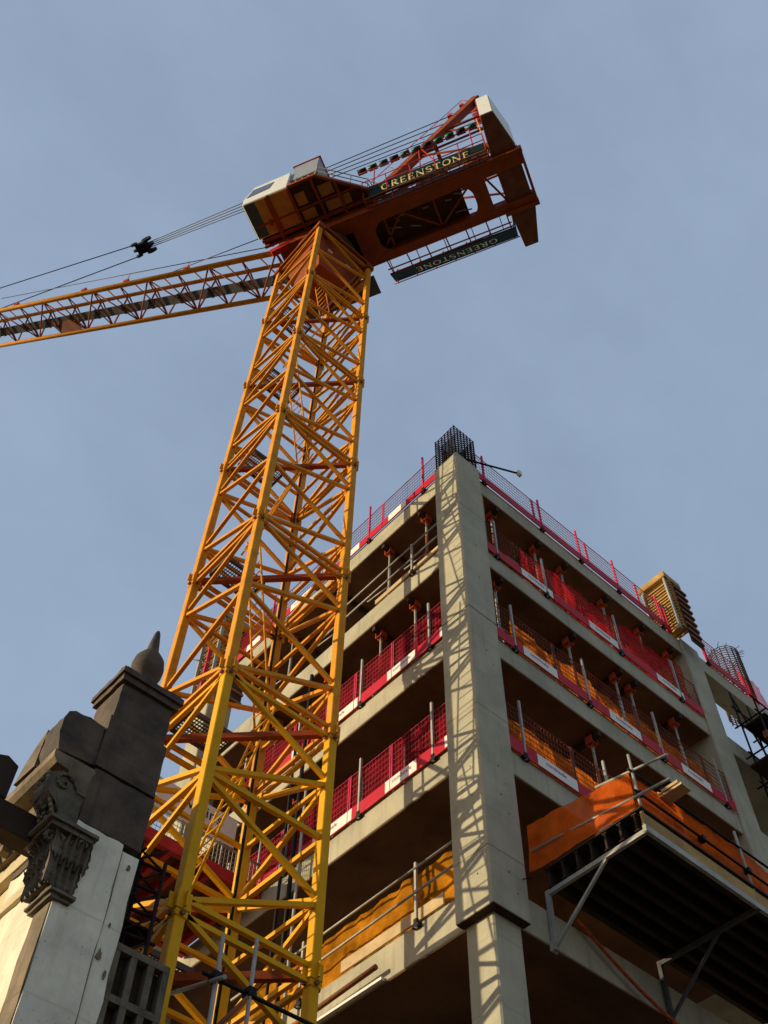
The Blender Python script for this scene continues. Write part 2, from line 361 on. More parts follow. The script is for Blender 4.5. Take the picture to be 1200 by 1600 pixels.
# ------------------------------------------------------------------ edge protection
def FL(s, d, z): return Vector((d, s, z))            # sunlit left face: s runs along +y
def FR(s, d, z): return Vector((s, d, z))            # shaded right face: s runs along +x
FACE = {'L': (FL, 'sunlit left face'), 'R': (FR, 'shaded right face')}
ORD = ['nearest the corner column', 'second from the corner column', 'third from the corner column', 'fourth from the corner column', 'fifth from the corner column', 'sixth from the corner column']
def edge_post(face, k, s, i, red=False, h=1.55, lean=0):
    F, fname = FACE[face]; z = ZT[k]
    col = 'pinkish red' if red else 'galvanised'
    t = thing('guard_post', f'{col} guard post, {FN[k]}, {fname}, {ORD[i]}', 'guard post', FR(s,.12,z-.1) if face == 'R' else FL(s,.12,z-.1), 'guard posts along the slab edges')
    p = MB().box(F(s-.028,.10,z-.12), F(s+.028,.15,z-.12+.02))
    p = MB(); p.bar(F(s,.125,z-.12), F(s+lean,.125,z+h), .05, .05, F(1,0,0)-F(0,0,0))
    p.build('tube', M['pink'] if red else M['galv'], t)
    b = MB(); a0, a1 = F(s-.085,.09,z-.11), F(s+.085,.176,z-.05)
    b.box([min(a0[i_], a1[i_]) for i_ in range(3)], [max(a0[i_], a1[i_]) for i_ in range(3)])
    a0, a1 = F(s-.04,.09,z-.051), F(s+.04,.16,z+.05)
    b.box([min(a0[i_], a1[i_]) for i_ in range(3)], [max(a0[i_], a1[i_]) for i_ in range(3)])
    b.build('clamp', M['black'], t)
    return t
def mesh_panel(face, k, s0, s1, i, boards, net=None, h=1.25, vs=.10, pink=True, upto=None, d=.155):
    """welded mesh barrier with a toe board of red and white lengths"""
    F, fname = FACE[face]; z = ZT[k]+.02
    desc = 'crimson netted' if net == 'crimson' else 'bare wire'
    t = thing('mesh_barrier', f'{desc} mesh barrier, {FN[k]}, {fname}, {ORD[i]}', 'edge barrier', F((s0+s1)/2,d,z), 'mesh barriers along the slab edges')
    wr = MB()
    n = max(2, int((s1-s0)/vs))
    for q in range(n+1):
        s = s0+(s1-s0)*q/n; wr.bar(F(s,d,z+.27), F(s,d,z+h), .0045, .0045)
    for q in range(7):
        zz = z+.30+(h-.30)*q/6; wr.bar(F(s0,d+.004,zz), F(s1,d+.004,zz), .011 if q < 6 else .016, .011)
    # bent-over top edge of the mesh
    for q in range(n+1):
        s = s0+(s1-s0)*q/n; wr.bar(F(s,d,z+h), F(s,d+.06,z+h+.05), .006, .006)
    wr.build('wire_mesh', M['wire'], t)
    fr = MB()
    for s in (s0+.02, s1-.02): fr.bar(F(s,d-.012,z), F(s,d-.012,z+h), .028, .02)
    fr.bar(F(s0+.02,d-.012,z+h-.02), F(s1-.02,d-.012,z+h-.02), .012, .012)
    fr.build('frame', M['pink'] if k == 0 or net else M['wire'], t)
    for (a, b, c) in boards:
        q = MB(); p0, p1 = F(a,d-.045,z-.045), F(b-.004,d-.02,z+.26)
        q.box([min(p0[j],p1[j]) for j in range(3)], [max(p0[j],p1[j]) for j in range(3)])
        tb = q.build('toe_board', M['redboard'] if c == 'r' else M['whiteboard'], t)
        if c == 'w' and b-a > .8:
            tx = MB(); w0 = a+.25*(b-a)
            def TT(co, w0=w0, F=F, b=b, a=a):
                s = (a+b)/2+.35-co.x if face == 'L' else (a+b)/2-.35+co.x
                return F(s, d-.047-co.z, z+.10+co.y)
            v_, f_ = text_mesh('combisafe', .15, TT, .002); tx.add(v_, f_); tx.build('printed_name', M['text_red'], tb)
    # dark red bottom rail
    rl = MB(); rl.bar(F(s0,d-.035,z-.062), F(s1,d-.035,z-.062), .03, .03); rl.build('bottom_rail', M['redpaint'], t)
    if net:
        cl = cloth(F(s0,d+.03,z+.02), F(s1,d+.03,z+.02), F(s1,d+.03,z+h), F(s0,d+.03,z+h), .015, int(s0*10)+k*7, F(0,1,0)-F(0,0,0), 30, 8)
        cl.build('netting', M['crimson_net'] if net == 'crimson' else M['red_net'], t, fix=False)
    return t
# left face, roof
mesh_panel('L', 0, .90, 3.18, 0, [(.9,2.17,'r'),(2.17,2.92,'w'),(2.92,3.18,'r')])
mesh_panel('L', 0, 3.20, 5.55, 1, [(3.2,4.2,'r'),(4.2,5.0,'w'),(5.0,5.55,'r')])
mesh_panel('L', 0, 5.57, 7.9, 2, [(5.57,6.4,'r'),(6.4,7.4,'w'),(7.4,7.9,'r')])
mesh_panel('L', 0, 7.92, 10.2, 3, [(7.92,8.9,'r'),(8.9,9.6,'w'),(9.6,10.2,'r')], net='crimson')
for i, s in enumerate((1.46, 3.78, 6.1, 8.4)): edge_post('L', 0, s, i, True, 1.75)
# left face, lower floors
for k in (2, 3):
    mesh_panel('L', k, .90, 2.68, 0, [(.9,1.05,'w'),(1.05,1.88,'r'),(1.88,2.68,'w')], net='crimson')
    mesh_panel('L', k, 2.70, 4.03, 1, [(2.7,2.84,'w'),(2.84,3.9,'r'),(3.9,4.03,'w')], net='crimson')
    mesh_panel('L', k, 4.05, 6.4, 2, [(4.05,5.2,'w'),(5.2,6.1,'r'),(6.1,6.4,'w')], net='crimson')
    mesh_panel('L', k, 6.42, 8.8, 3, [(6.42,7.2,'r'),(7.2,8.2,'w'),(8.2,8.8,'r')], net='crimson')
    for i, s in enumerate((1.40, 3.80 if k == 2 else 3.68, 6.2, 8.5)): edge_post('L', k, s, i)
# right face, roof
xs = [.9, 3.3, 5.6, 7.9, 9.3]
for i in range(4):
    a, b = xs[i], xs[i+1]-.02
    mesh_panel('R', 0, a, b, i, [(a,a+.9,'r'),(a+.9,min(b,a+1.9),'r'),(min(b,a+1.9),b+.004,'r')])
mesh_panel('R', 0, 10.95, 13.0, 4, [(10.95,11.6,'r'),(11.6,13.0,'r')])
for i, s in enumerate((1.22, 3.56, 5.21, 6.87, 8.9, 11.05)): edge_post('R', 0, s, i, True, 1.5 if i else 1.4)
# right face, lower floors
RB = {1: ([.9,3.45,6.0,8.76,9.6], [[(.9,2.26,'r'),(2.26,3.43,'w')], [(3.45,4.83,'r'),(4.83,5.98,'w')], [(6.0,7.58,'r'),(7.58,8.74,'w')], [(8.76,9.6,'r')]], (1.38,3.2,6.1,8.6), 'red'),
      2: ([.9,3.02,5.97,8.64,9.6], [[(.9,1.87,'r'),(1.87,3.0,'w')], [(3.02,4.81,'r'),(4.81,5.95,'w')], [(5.97,7.48,'r'),(7.48,8.62,'w')], [(8.64,9.6,'r')]], (1.6,4.1,6.77,9.22), None),
      3: ([.9,3.02,5.97,8.64,9.6], [[(.9,1.81,'r'),(1.81,3.0,'w')], [(3.02,4.81,'r'),(4.81,5.95,'w')], [(5.97,7.48,'r'),(7.48,8.62,'w')], [(8.64,9.6,'r')]], (1.45,4.1,6.77,9.1), None)}
for k, (xs, bs, ps, net) in RB.items():
    for i in range(4): mesh_panel('R', k, xs[i], xs[i+1]-.02, i, bs[i], net=None)
    for i, s in enumerate(ps): edge_post('R', k, s, i)

# nets hung behind the right-hand edges
def net(name, label, a, b, c, d, amp, seed, mat, axis=(0,1,0)):
    return tag(cloth(a, b, c, d, amp, seed, axis).build('debris_net', M[mat], fix=False), label, 'net', 'debris nets hung on the building')
net('n', 'dark red net behind the top floor barrier of the shaded right face', (2.6,.26,23.42),(9.5,.26,23.42),(9.5,.34,25.6),(2.6,.30,25.1), .07, 11, 'red_net')
net('n', 'long orange net behind the barrier, second floor down, shaded right face', (1.9,.40,20.02),(9.4,.40,20.02),(9.5,.45,21.45),(1.9,.45,21.55), .05, 12, 'orange_net')
net('n', 'orange net sagging beside the corner column, third floor down, shaded right face', (1.0,.36,16.62),(5.6,.36,16.62),(5.6,.40,17.85),(.95,.40,17.95), .055, 13, 'orange_net')
net('n', 'wrinkled amber net behind tube rails, lowest visible floor, sunlit left face', (.34,.95,13.12),(.34,7.6,13.12),(.30,7.6,14.15),(.30,.95,14.3), .044, 14, 'amber_net', (1,0,0))

# ------------------------------------------------------------------ tube guard rails of the left face
def rail(face, s0, s1, z0, z1, d, label, mat='galv', r=.024):
    F, fn_ = FACE[face]
    return tag(MB().tube(F(s0,d,z0), F(s1,d,z1), r, 10).build('scaffold_tube', M[mat]), label, 'scaffold tube', 'scaffold tubes tied to the edges')
rail('L', .9, 7.5, 14.22, 14.16, .10, 'upper handrail tube in front of the amber net on the lowest floor in view')
rail('L', .9, 7.5, 13.70, 13.58, .095, 'lower handrail tube across the middle of the amber net')
rail('L', .9, 5.6, 24.50, 24.44, .10, 'upper handrail tube on the top floor of the sunlit left face')
rail('L', .9, 5.6, 23.92, 23.92, .10, 'lower handrail tube on the top floor of the sunlit left face')
edge_post('L', 4, 1.95, 0, False, 1.25); edge_post('L', 4, 5.2, 1, False, 1.25)
edge_post('L', 1, 1.96, 0, False, 1.2); edge_post('L', 1, 4.9, 1, False, 1.2)
tag(MB().box((.13,1.27,13.105),(.17,4.0,13.34)).build('timber_board', M['plank']), 'pale timber toe board on the slab edge below the amber net', 'timber board')
tag(MB().box((.13,.98,23.405),(.17,3.4,23.56)).build('timber_board', M['plank']), 'pale timber toe board on the top floor edge beside the corner column', 'timber board')
tag(MB().tube((-.02,2.83,12.60), (.02,6.6,12.50), .05, 10).build('scaffold_tube', M['rust']), 'dark scaffold tube lying along the face of the lowest slab', 'scaffold tube')
tag(MB().box((.10,2.83,12.415),(.176,6.2,12.47)).build('timber_board', M['whiteboard']), 'white batten along the bottom edge of the lowest slab', 'timber board')
tag(MB().box((.89,.20,ZT[1]+.005),(1.16,.23,ZS[0]-.022)).build('plywood_sheet', M['timber']), 'upright strip of plywood right of the corner column on the top floor', 'plywood')

# ------------------------------------------------------------------ shoring props
def prop(face, k, s, d, i, brace=False, bearer=True):
    """k: slab it stands on; soffit above is k-1"""
    F, fn_ = FACE[face]; z0 = ZT[k]+.004; z1 = ZS[k-1]-.004
    t = thing('shoring_prop', f'steel prop with red head, {FN[k]}, {fn_}, {ORD[i]}', 'prop', F(s,d,z0), 'steel props under the slabs')
    MB().tube(F(s,d,z0+.01), F(s,d,z0+1.7), .042, 8).build('outer_tube', M['rust'] if (i+k) % 2 else M['galv'], t)
    MB().tube(F(s,d,z0+1.7), F(s,d,z1-.28), .034, 8).build('inner_tube', M['galv'], t)
    MB().box(tuple(F(s,d,z0)-Vector((.08,.08,0))), tuple(F(s,d,z0)+Vector((.08,.08,.012)))).build('base_plate', M['rust'], t)
    h = MB(); c = F(s,d,z1-.28); h.box(tuple(c-Vector((.11,.11,0))), tuple(c+Vector((.11,.11,.02))))
    for sg in (-1, 1):
        a = F(sg*.1,0,0)-F(0,0,0); q = c+a; h.box(tuple(q-Vector((.10 if face == 'L' else .012,.012 if face == 'L' else .10,0))), tuple(q+Vector((.10 if face == 'L' else .012,.012 if face == 'L' else .10,.22))))
    for a in range(4): h.bar(c+Vector((0,0,-.14)), c+Vector((math.cos(a*1.571+.78)*.1,math.sin(a*1.571+.78)*.1,0)), .02)
    h.build('prop_head', M['prophead'], t)
    if brace:
        tb = MB(); tb.tube(F(s,d,z0+1.3), F(s+.75,d+.4,z0+.2), .022, 6); tb.tube(F(s,d,z0+1.0), F(s+.9,d,z0+1.15), .022, 6); tb.build('brace', M['galv'], t)
    if bearer:
        b = MB(); b.box(*[tuple(q) for q in (lambda p, q: (Vector([min(p[j],q[j]) for j in range(3)]), Vector([max(p[j],q[j]) for j in range(3)])))(F(s-.05,d-.26,z1-.16), F(s+.05,d+1.6,z1))])
        o = b.build('timber_bearer', M['darktimber'])
        tag(o, f'timber bearer on prop head, {FN[k]}, {fn_}, {ORD[i]}', 'beam', 'timber bearers on the props')
for k, ss in ((1, (1.76, 3.27, 5.4, 7.6)), (2, (2.25, 3.55, 5.6, 7.8))):
    for i, s in enumerate(ss): prop('L', k, s, .50, i, brace=True)
prop('L', 3, 6.6, .62, 2, False); prop('L', 3, 8.6, .62, 3, False)
rnd = random.Random(9)
ci = 0
for k in (1, 2, 3):
    for face in 'LR':
        for s_i in range(5):
            s = 1.6+1.55*s_i+.3*rnd.random(); d = 1.15+.5*rnd.random(); F, fn_ = FACE[face]
            tt = thing('shoring_prop', f'plain set-back prop, {FN[k]}, {fn_}, {ORD[s_i]}', 'prop', F(s,d,ZT[k]+.004), 'steel props set back under the slabs')
            MB().tube(F(s,d,ZT[k]+.01), F(s,d,ZT[k]+1.6), .04, 8).build('outer_tube', M['rust' if ci % 3 else 'redpaint'], tt)
            MB().tube(F(s,d,ZT[k]+1.6), F(s,d,ZS[k-1]-.03), .03, 8).build('inner_tube', M['galv'], tt)
            b_ = MB(); c_ = F(s,d,ZS[k-1]-.024); b_.box(tuple(c_-Vector((.09,.09,.012))), tuple(c_+Vector((.09,.09,0)))); b_.build('head_plate', M['prophead'], tt)
            if ci % 2 == 0:
                MB().tube(F(s,d,ZT[k]+1.5), F(s+.9,d+.1,ZT[k]+.3), .022, 6).build('brace', M['galv'], tt)
            ci += 1
for k, ss in ((1, (1.75, 3.45, 4.55, 6.3, 7.9, 9.2)), (2, (1.55, 4.2, 6.0, 6.6, 8.4)), (3, (4.35, 6.9))):
    for i, s in enumerate(ss): prop('R', k, s, .48, i, brace=(k == 1 and i in (0, 2, 3)) or (k == 2 and i == 0))

# ------------------------------------------------------------------ column formwork standing on the roof
def formwork(face, s0, d0, d1, z0, z1, th, label):
    """stack of timber beams behind a plywood face, held by a steel strongback; beams face the sun (-x)"""
    x0 = s0
    t = thing('column_formwork', label, 'formwork', (x0, (d0+d1)/2, z0), 'column formwork on the roof')
    MB().box((x0+.34,d0,z0),(x0+.40,d1,z1)).box((x0+.40,d0,z0),(x0+th,d0+.03,z1-.04)).build('plywood_face', M['timber'], t)
    n = 9
    for i in range(n):
        z = z0+.12+(z1-z0-.3)*i/(n-1)
        b = MB().box((x0+.10,d0-.04,z-.03),(x0+.30,d1+.03,z+.01)).box((x0+.15,d0-.02,z+.01),(x0+.25,d1+.01,z+.11)).box((x0+.10,d0-.04,z+.11),(x0+.30,d1+.03,z+.15))
        b.build('timber_beam', M['timber'], t)
    s_ = MB()
    for d in (d0+.02, d1-.06): s_.box((x0-.01,d,z0-.05),(x0+.11,d+.06,z1+.02))
    s_.build('strongback', M['galv'], t)
    MB().box((x0-.02,(d0+d1)/2-.03,z0-.05),(x0+.1,(d0+d1)/2+.03,z0+(z1-z0)*.62)).build('red_waler', M['pink'], t)
    MB().box((x0-.04,d0-.05,z1-.03),(x0+th+.02,d1+.05,z1+.0)).box((x0-.05,d0-.05,z1),(x0-.01,d1+.05,z1+.22)).box((x0-.01,d0-.05,z1),(x0+th,d0-.01,z1+.2)).box((x0-.01,d1+.01,z1),(x0+th,d1+.05,z1+.2)).build('top_platform', M['timber'], t)
    MB().box((x0+.32,d0-.05,z0-.5),(x0+th+.12,d0-.02,z1-.1)).build('side_panel', M['darktimber'], t)
    for i in range(9):
        z = z0-.35+(z1-z0)*i/8; MB().box((x0+.30,d0-.10,z),(x0+th+.14,d0-.052,z+.10)).build('side_waler', M['rust'], t)
    MB().tube((x0-.02,d0+.2,z0+1.0),(x0-.6,d0+.5,z0+1.0),.025,8).build('tie_tube', M['galv'], t)
    MB().tube((x0-.02,d1-.2,z1-.4),(x0-.25,d1-.2,z1-.4),.05,8).build('tie_tube', M['galv'], t)
formwork('R', 9.30, -.22, .76, 26.84, 29.35, .78, 'tall formwork box of stacked timber beams standing on the roof of the shaded right face')
formwork('L', .0, 11.35, 12.5, 26.84, 30.2, 1.1, 'formwork box of stacked beams on the far roof corner seen through the crane mast')

# ------------------------------------------------------------------ clutter in the right bay, far right edge
t = thing('scaffold_bay', 'dark scaffold of tubes and boards hanging on the far right bay under the roof', 'scaffold', (12.5,-.3,20))
mb = MB()
for x in (11.15, 12.0, 13.2): mb.tube((x,-.12,20.5),(x,-.12,25.3),.03,8); mb.tube((x,-.75,20.5),(x,-.75,24.6),.03,8)
for z in (21.6, 22.7, 23.9, 24.5): mb.tube((10.9,-.15,z),(14.5,-.15,z),.026,8); mb.tube((10.9,-.78,z),(14.5,-.78,z),.026,8)
for z in (21.65, 22.75, 23.95): mb.tube((11.15,.1,z),(11.15,-1.0,z),.026,8); mb.tube((12.0,.1,z),(12.0,-1.0,z),.026,8)
mb.tube((11.15,-.2,20.6),(13.2,-.2,25.0),.03,8); mb.tube((12.9,-.2,21.0),(11.0,-.2,24.9),.03,8); mb.build('tube_frame', M['black'], t)
MB().box((10.75,-.85,22.05),(14.5,-.1,22.11)).build('boards', M['darktimber'], t)
MB().box((11.3,-.85,23.95),(14.5,-.1,24.0)).build('boards', M['darktimber'], t)
MB().box((11.5,-.80,22.9),(14,-.74,23.9)).build('side_board', M['darktimber'], t)
MB().box((10.72,-.95,22.62),(12.1,-.80,22.86)).build('steel_channel', M['rust'], t)
t = thing('access_ladder', 'dark red ladder standing in the open bay right of the second column', 'ladder', (10.75,.5,23.4))
mb = MB()
for d in (0, .4): mb.bar((10.7,.4+d,23.42),(10.75,.4+d,26.1),.05,.03)
for i in range(8): mb.tube((10.7,.4,23.6+.3*i),(10.74,.8,23.6+.3*i),.014,6)
mb.build('ladder_frame', M['redpaint'], t)
rail('R', 10.6, 13, 24.5, 24.5, 1.2, 'upper rusty rail across the open bay right of the second column', 'rust')
rail('R', 10.6, 13, 24.0, 24.0, 1.2, 'lower rusty rail across the open bay right of the second column', 'rust')
tag(MB().box((11.0,1.2,23.41),(13,1.5,23.95)).build('timber_board', M['timber']), 'yellowish plywood board in the open bay right of the second column', 'timber board')
tag(MB().box((9.2,.5,23.42),(9.62,.9,24.3)).build('sun_patch', M['plank']), 'pale block standing in for sunlight beside the second column on the top floor', 'sunlight patch')  # pale block added where sunlight falls low on the column

# ------------------------------------------------------------------ right loading platform
t = thing('loading_platform', 'bracket loading platform with orange nets on the shaded right face', 'platform', (1.5,0,12.3))
X0, X1, YO = 1.52, 10.5, -2.10
b = MB()
for i, x in enumerate((X0+.05, 4.55, 7.6)):
    br = MB().box((x-.04,.08,12.30),(x+.04,.16,13.45)).box((x-.08,.15,12.28),(x+.08,.176,12.45))
    br.bar((x,.12,13.40),(x,YO-.03,13.40),.07,.085); br.bar((x,.10,12.36),(x,-1.22,13.36),.05,.05)
    br.build('bracket', M['galv'] if i == 0 else M['walk'], t)  # further brackets get a darker grey, their shade put into the colour
MB().box((X0,YO-.05,13.37),(X1,YO+.02,13.50)).build('edge_channel', M['galv'], t)
MB().box((X0+.02,YO-.02,13.52),(X1,YO+.02,13.80)).build('toe_board', M['timber'], t)
for i in range(7):
    y = .02-i*.33
    MB().box((X0+.0,y-.05,13.47),(X1,y+.05,13.50)).box((X0+.01,y-.02,13.50),(X1,y+.02,13.80)).box((X0+.0,y-.05,13.80),(X1,y+.05,13.83)).build('joist', M['darktimber'], t)
dk = MB()
for i in range(10): dk.box((X0-.02,.08-i*.225-.21,13.84),(X1,.08-i*.225,13.88))
dk.build('deck_boards', M['darktimber'], t)
for i, x in enumerate((1.60, 4.62, 7.6)):
    MB().tube((x,YO,13.42),(x-.02,YO,15.12),.026,10).build('guard_post', M['galv'], t)
rl = MB()
rl.tube((1.52,.35,14.42),(1.54,-2.82,14.05),.026,10); rl.tube((1.55,-1.3,14.87),(1.55,-2.88,14.56),.026,10)
rl.build('side_rail', M['galv'], t)
rl = MB(); rl.tube((1.45,YO-.03,14.22),(X1,YO-.03,14.16),.024,10); rl.tube((1.45,YO-.01,14.70),(X1,YO-.01,14.80),.024,10)
for x in (1.6, 3.3, 4.6, 6.0): rl.box((x-.05,YO-.08,14.15),(x+.05,YO+.04,14.25))
rl.build('front_rail', M['black'], t)
cloth((X0-.0,.45,14.02),(X0-.0,YO+.06,13.88),(X0-.0,YO+.06,14.70),(X0-.0,.40,15.05),.03,21,(1,0,0),40,16).build('net', M['platform_net'], t, fix=False)
cloth((X0+.05,YO+.05,13.82),(X1,YO+.05,13.82),(X1,YO+.05,14.95),(X0+.05,YO+.05,14.68),.04,22,(0,1,0),80,14).build('net', M['platform_net'], t, fix=False)
tag(MB().box((2.35,-2.55,14.62),(2.62,-2.0,14.67)).box((2.32,-2.5,14.672),(2.66,-2.05,14.73)).build('timber_board', M['plank']), 'two short boards stacked on the rail of the orange netted platform', 'timber board')
hp = [(2.2+2.6*i/14, .05, 13.15-1.0*(i/14)-.12*math.sin(3.14*i/14)) for i in range(15)]
tag(MB().path(hp, .032, 8).build('hose', M['prophead']), 'dark red hose drooping along the slab edge under the right loading platform', 'hose')

# ------------------------------------------------------------------ left loading platform with banner
t = thing('loading_platform', 'red steel loading platform with a white banner behind the lower crane mast', 'platform', (-1.3,8,16.5))
MB().box((-3.0,7.0,16.33),(.14,7.14,16.62)).box((-3.0,9.8,16.33),(.14,9.94,16.62)).box((-3.1,7.0,16.33),(-3.0,9.94,16.62)).build('red_frame', M['redpaint'], t)
for i in range(6): MB().box((-2.8+i*.52,7.15,16.30),(-2.68+i*.52,9.8,16.56)).build('joist', M['redpaint'], t)
MB().box((-3.0,7.14,16.565),(.14,9.8,16.60)).build('deck_boards', M['cwt'], t)
rl = MB()
for x in (-2.95, -2.0, -1.0, .0): rl.tube((x,7.05,16.6),(x,7.05,18.1),.028,8)
for z in (17.2, 18.0): rl.tube((-3,7.04,z),(.1,7.04,z),.024,8)
for y in (8.4, 9.8): rl.tube((-3.05,y,16.6),(-3.05,y,18),.028,8)
for z in (17.2, 18.0): rl.tube((-3.05,7,z),(-3.05,9.9,z),.024,8)
rl.build('handrail', M['galv'], t)
wm = MB()
for i in range(32): wm.bar((-3.0+i*.1,7.06,16.62),(-3.0+i*.1,7.06,17.2),.012,.012)
for i in range(5): wm.bar((-3.0,7.065,16.65+i*.13),(.1,7.065,16.65+i*.13),.012,.012)
wm.build('mesh_infill', M['galv'], t)
bn = MB().box((-2.9,7.0,17.22),(-.74,7.02,17.98)).build('banner', M['whiteboard'], t)
tx = MB()
v_, f_ = text_mesh('hawkins', .42, lambda co: Vector((-2.5+co.x, 6.995-co.z, 17.60+co.y)), .002); tx.add(v_, f_); tx.build('banner_name', M['text_black'], bn)
tx = MB()
v_, f_ = text_mesh('construction', .21, lambda co: Vector((-2.62+co.x, 6.995-co.z, 17.34+co.y)), .002); tx.add(v_, f_); tx.build('banner_line', M['text_black'], bn)

# vertical service pipes between mast and building
for i, (x, y) in enumerate(((.02, 5.75), (.0, 6.1), (-.05, 5.4))):
    tag(MB().tube((x,y,9),(x,y,22.5-2*i),.035 if i else .05,8).build('riser_pipe', M['black'] if i < 2 else M['galv']), ['thick black riser pipe on the left face behind the crane mast', 'thin black riser pipe on the left face behind the crane mast', 'pale galvanised riser pipe on the left face behind the crane mast'][i], 'pipe')

# ------------------------------------------------------------------ tower crane
CX, CY, W = -3.58, 2.66, 2.36
crane = thing('tower_crane', 'tall yellow tower crane with lattice mast and long lattice jib', 'crane', (CX,CY,0))
H = W/2; SEC = 4.86
Fp, Rp, Bp, Lp = (-H,-H), (H,-H), (H,H), (-H,H)      # front, right, back, left legs
def P3(c, z): return Vector((CX+c[0], CY+c[1], z))
def mast_section(z0, mat, mid):
    s_ = MB(); z1 = z0+SEC
    q = [z0, z0+SEC*.25, z0+SEC*.5, z0+SEC*.75, z1]
    for a, b in ((Fp,Rp),(Fp,Lp),(Bp,Rp),(Bp,Lp)):
        for za, zb in ((q[0],q[1]),(q[2],q[1]),(q[2],q[3]),(q[4],q[3])): s_.bar(P3(a,za+.07 if zb > za else za-.07), P3(b,zb-.05 if zb > za else zb+.05), .082, .082)
        s_.bar(P3(a,z0+.10), P3(b,z0+.10), .082, .082); s_.bar(P3(a,z1-.14), P3(b,z1-.14), .082, .082)
        if a == Bp:
            for z_ in (q[1], q[3]): s_.bar(P3(a,z_), P3(b,z_), .075, .075)
        if mid: s_.bar(P3(a,q[2]), P3(b,q[2]), .09, .09)
    o = s_.build('mast_section', mat, crane)
    MB().bar(P3(Lp,z0-.02), P3(Rp,z0-.02), .11, .13).build('plan_brace', M['deck_orange'], o)
    for c in (Fp,Rp,Bp,Lp):
        x, y = CX+c[0], CY+c[1]
        MB().box((x-.088,y-.088,z0+.004),(x+.088,y+.088,z1-.004)).build('leg', mat, o, bevel=.012)
        MB().box((x-.12,y-.12,z0-.13),(x+.12,y+.12,z0+.15)).box((x-.105,y-.105,z0-.24),(x+.105,y+.105,z0-.13)).build('collar', mat, o, bevel=.01)
        fl_ = .19
        MB().box((x-.013,y-fl_,z0-.11),(x+.013,y+fl_,z0+.13)).box((x-fl_,y-.013,z0-.112),(x+fl_,y+.013,z0+.128)).build('flange', mat, o)
        pn = MB(); sx = -1 if c[0] < 0 else 1; sy = -1 if c[1] < 0 else 1
        for dz in (-.19,):
            pn.tube((x-.15,y,z0+dz),(x+.15,y,z0+dz),.04,10); pn.tube((x,y-.15,z0+dz),(x,y+.15,z0+dz),.04,10)
        pn.build('splice_pin', M['cwt'], o)
    return o
lower = mast_section(10.74, M['yellow'], True)
upper = mast_section(15.60, M['orange_yellow'], False)
for k in (-1, -2): copy_tree(lower, crane, (0,0,k*SEC))
for k in range(1, 5): copy_tree(upper, crane, (0,0,k*SEC))
# ladders and landings inside the mast
for k in range(0, 6):
    z0 = 10.74+k*SEC; mat = M['yellow'] if k == 0 else M['orange_yellow']
    g = MB(); x0, x1, y0, y1 = CX-.95, CX+.1, CY+.35, CY+1.0
    for i in range(18): g.bar((x0+(x1-x0)*i/17,y0,z0+.3),(x0+(x1-x0)*i/17,y1,z0+.3),.012,.03)
    for i in range(9): g.bar((x0,y0+(y1-y0)*i/8,z0+.3),(x1,y0+(y1-y0)*i/8,z0+.3),.012,.03)
    for a, b in (((x0,y0),(x1,y0)),((x1,y0),(x1,y1)),((x1,y1),(x0,y1)),((x0,y1),(x0,y0))): g.bar((*a,z0+.28),(*b,z0+.28),.05,.10)
    g.build('landing', M['walk'], crane)
    ld = MB(); xa, xb = (CX-.75, CX+.55) if k % 2 == 0 else (CX+.35, CX-.6)
    A0 = Vector((xa,CY+.1,z0+.3)); A1 = Vector((xb,CY+.25,z0+SEC+1.1)); off = Vector((0,-.45,0))
    ld.tube(A0, A1, .024, 6); ld.tube(A0+off, A1+off, .024, 6)
    for i in range(19): p = A0.lerp(A1, (i+.5)/19); ld.tube(p, p+off, .014, 5)
    ld.build('ladder', mat, crane)
MB().path([(CX+.95,CY+.9,1),(CX+.95,CY+.9,37)], .032, 8).build('power_cable', M['black'], crane)

TH = R(-64.3); UD = Vector((math.cos(TH), math.sin(TH), 0)); VD = Vector((-math.sin(TH), math.cos(TH), 0)); C0 = Vector((CX,CY,0))
def T(p): return C0+UD*p[0]+VD*p[1]+Vector((0,0,p[2]))
def cb(name, mat, boxes, parent=None, bevel=0):
    s_ = MB(T)
    for a, b in boxes: s_.box(a, b)
    return s_.build(name, mat, parent or crane, bevel)
# mast head and slewing ring
mh = MB()
mh.box((CX-H-.12,CY-H-.12,39.95),(CX+H+.12,CY+H+.12,40.12))
for c in (Fp,Rp,Bp,Lp): mh.box((CX+c[0]-.15,CY+c[1]-.15,39.6),(CX+c[0]+.15,CY+c[1]+.15,39.95))
mh.build('mast_head', M['deck_orange'], crane)
s_ = MB(); a_, b_ = .62, 1.12
s_.add([(CX+x*a_,CY+y*a_,38.2) for x, y in ((-1,-1),(1,-1),(1,1),(-1,1))]+[(CX+x*b_,CY+y*b_,39.94) for x, y in ((-1,-1),(1,-1),(1,1),(-1,1))], [(3,2,1,0),(4,5,6,7),(0,1,5,4),(1,2,6,5),(2,3,7,6),(3,0,4,7)])
s_.build('head_frame', M['deck_orange'], crane, bevel=.02)
for k_, (x, y) in enumerate(((-.55,-1),(.3,-1))): MB().box((CX+x,CY-1.0,39.0),(CX+x+.2,CY-.93,39.06)).build('label_plate', M['white'], crane)
MB().lathe((CX,CY,0), [(1.12,40.12),(1.12,40.5),(1.22,40.52),(1.22,40.95),(1.12,40.97),(1.12,41.3)], 40).build('slewing_ring', M['deck_dark'], crane)
cb('catwalk', M['walk'], [((CX*0-1.6,1.0,40.15),(1.6,1.75,40.2))])
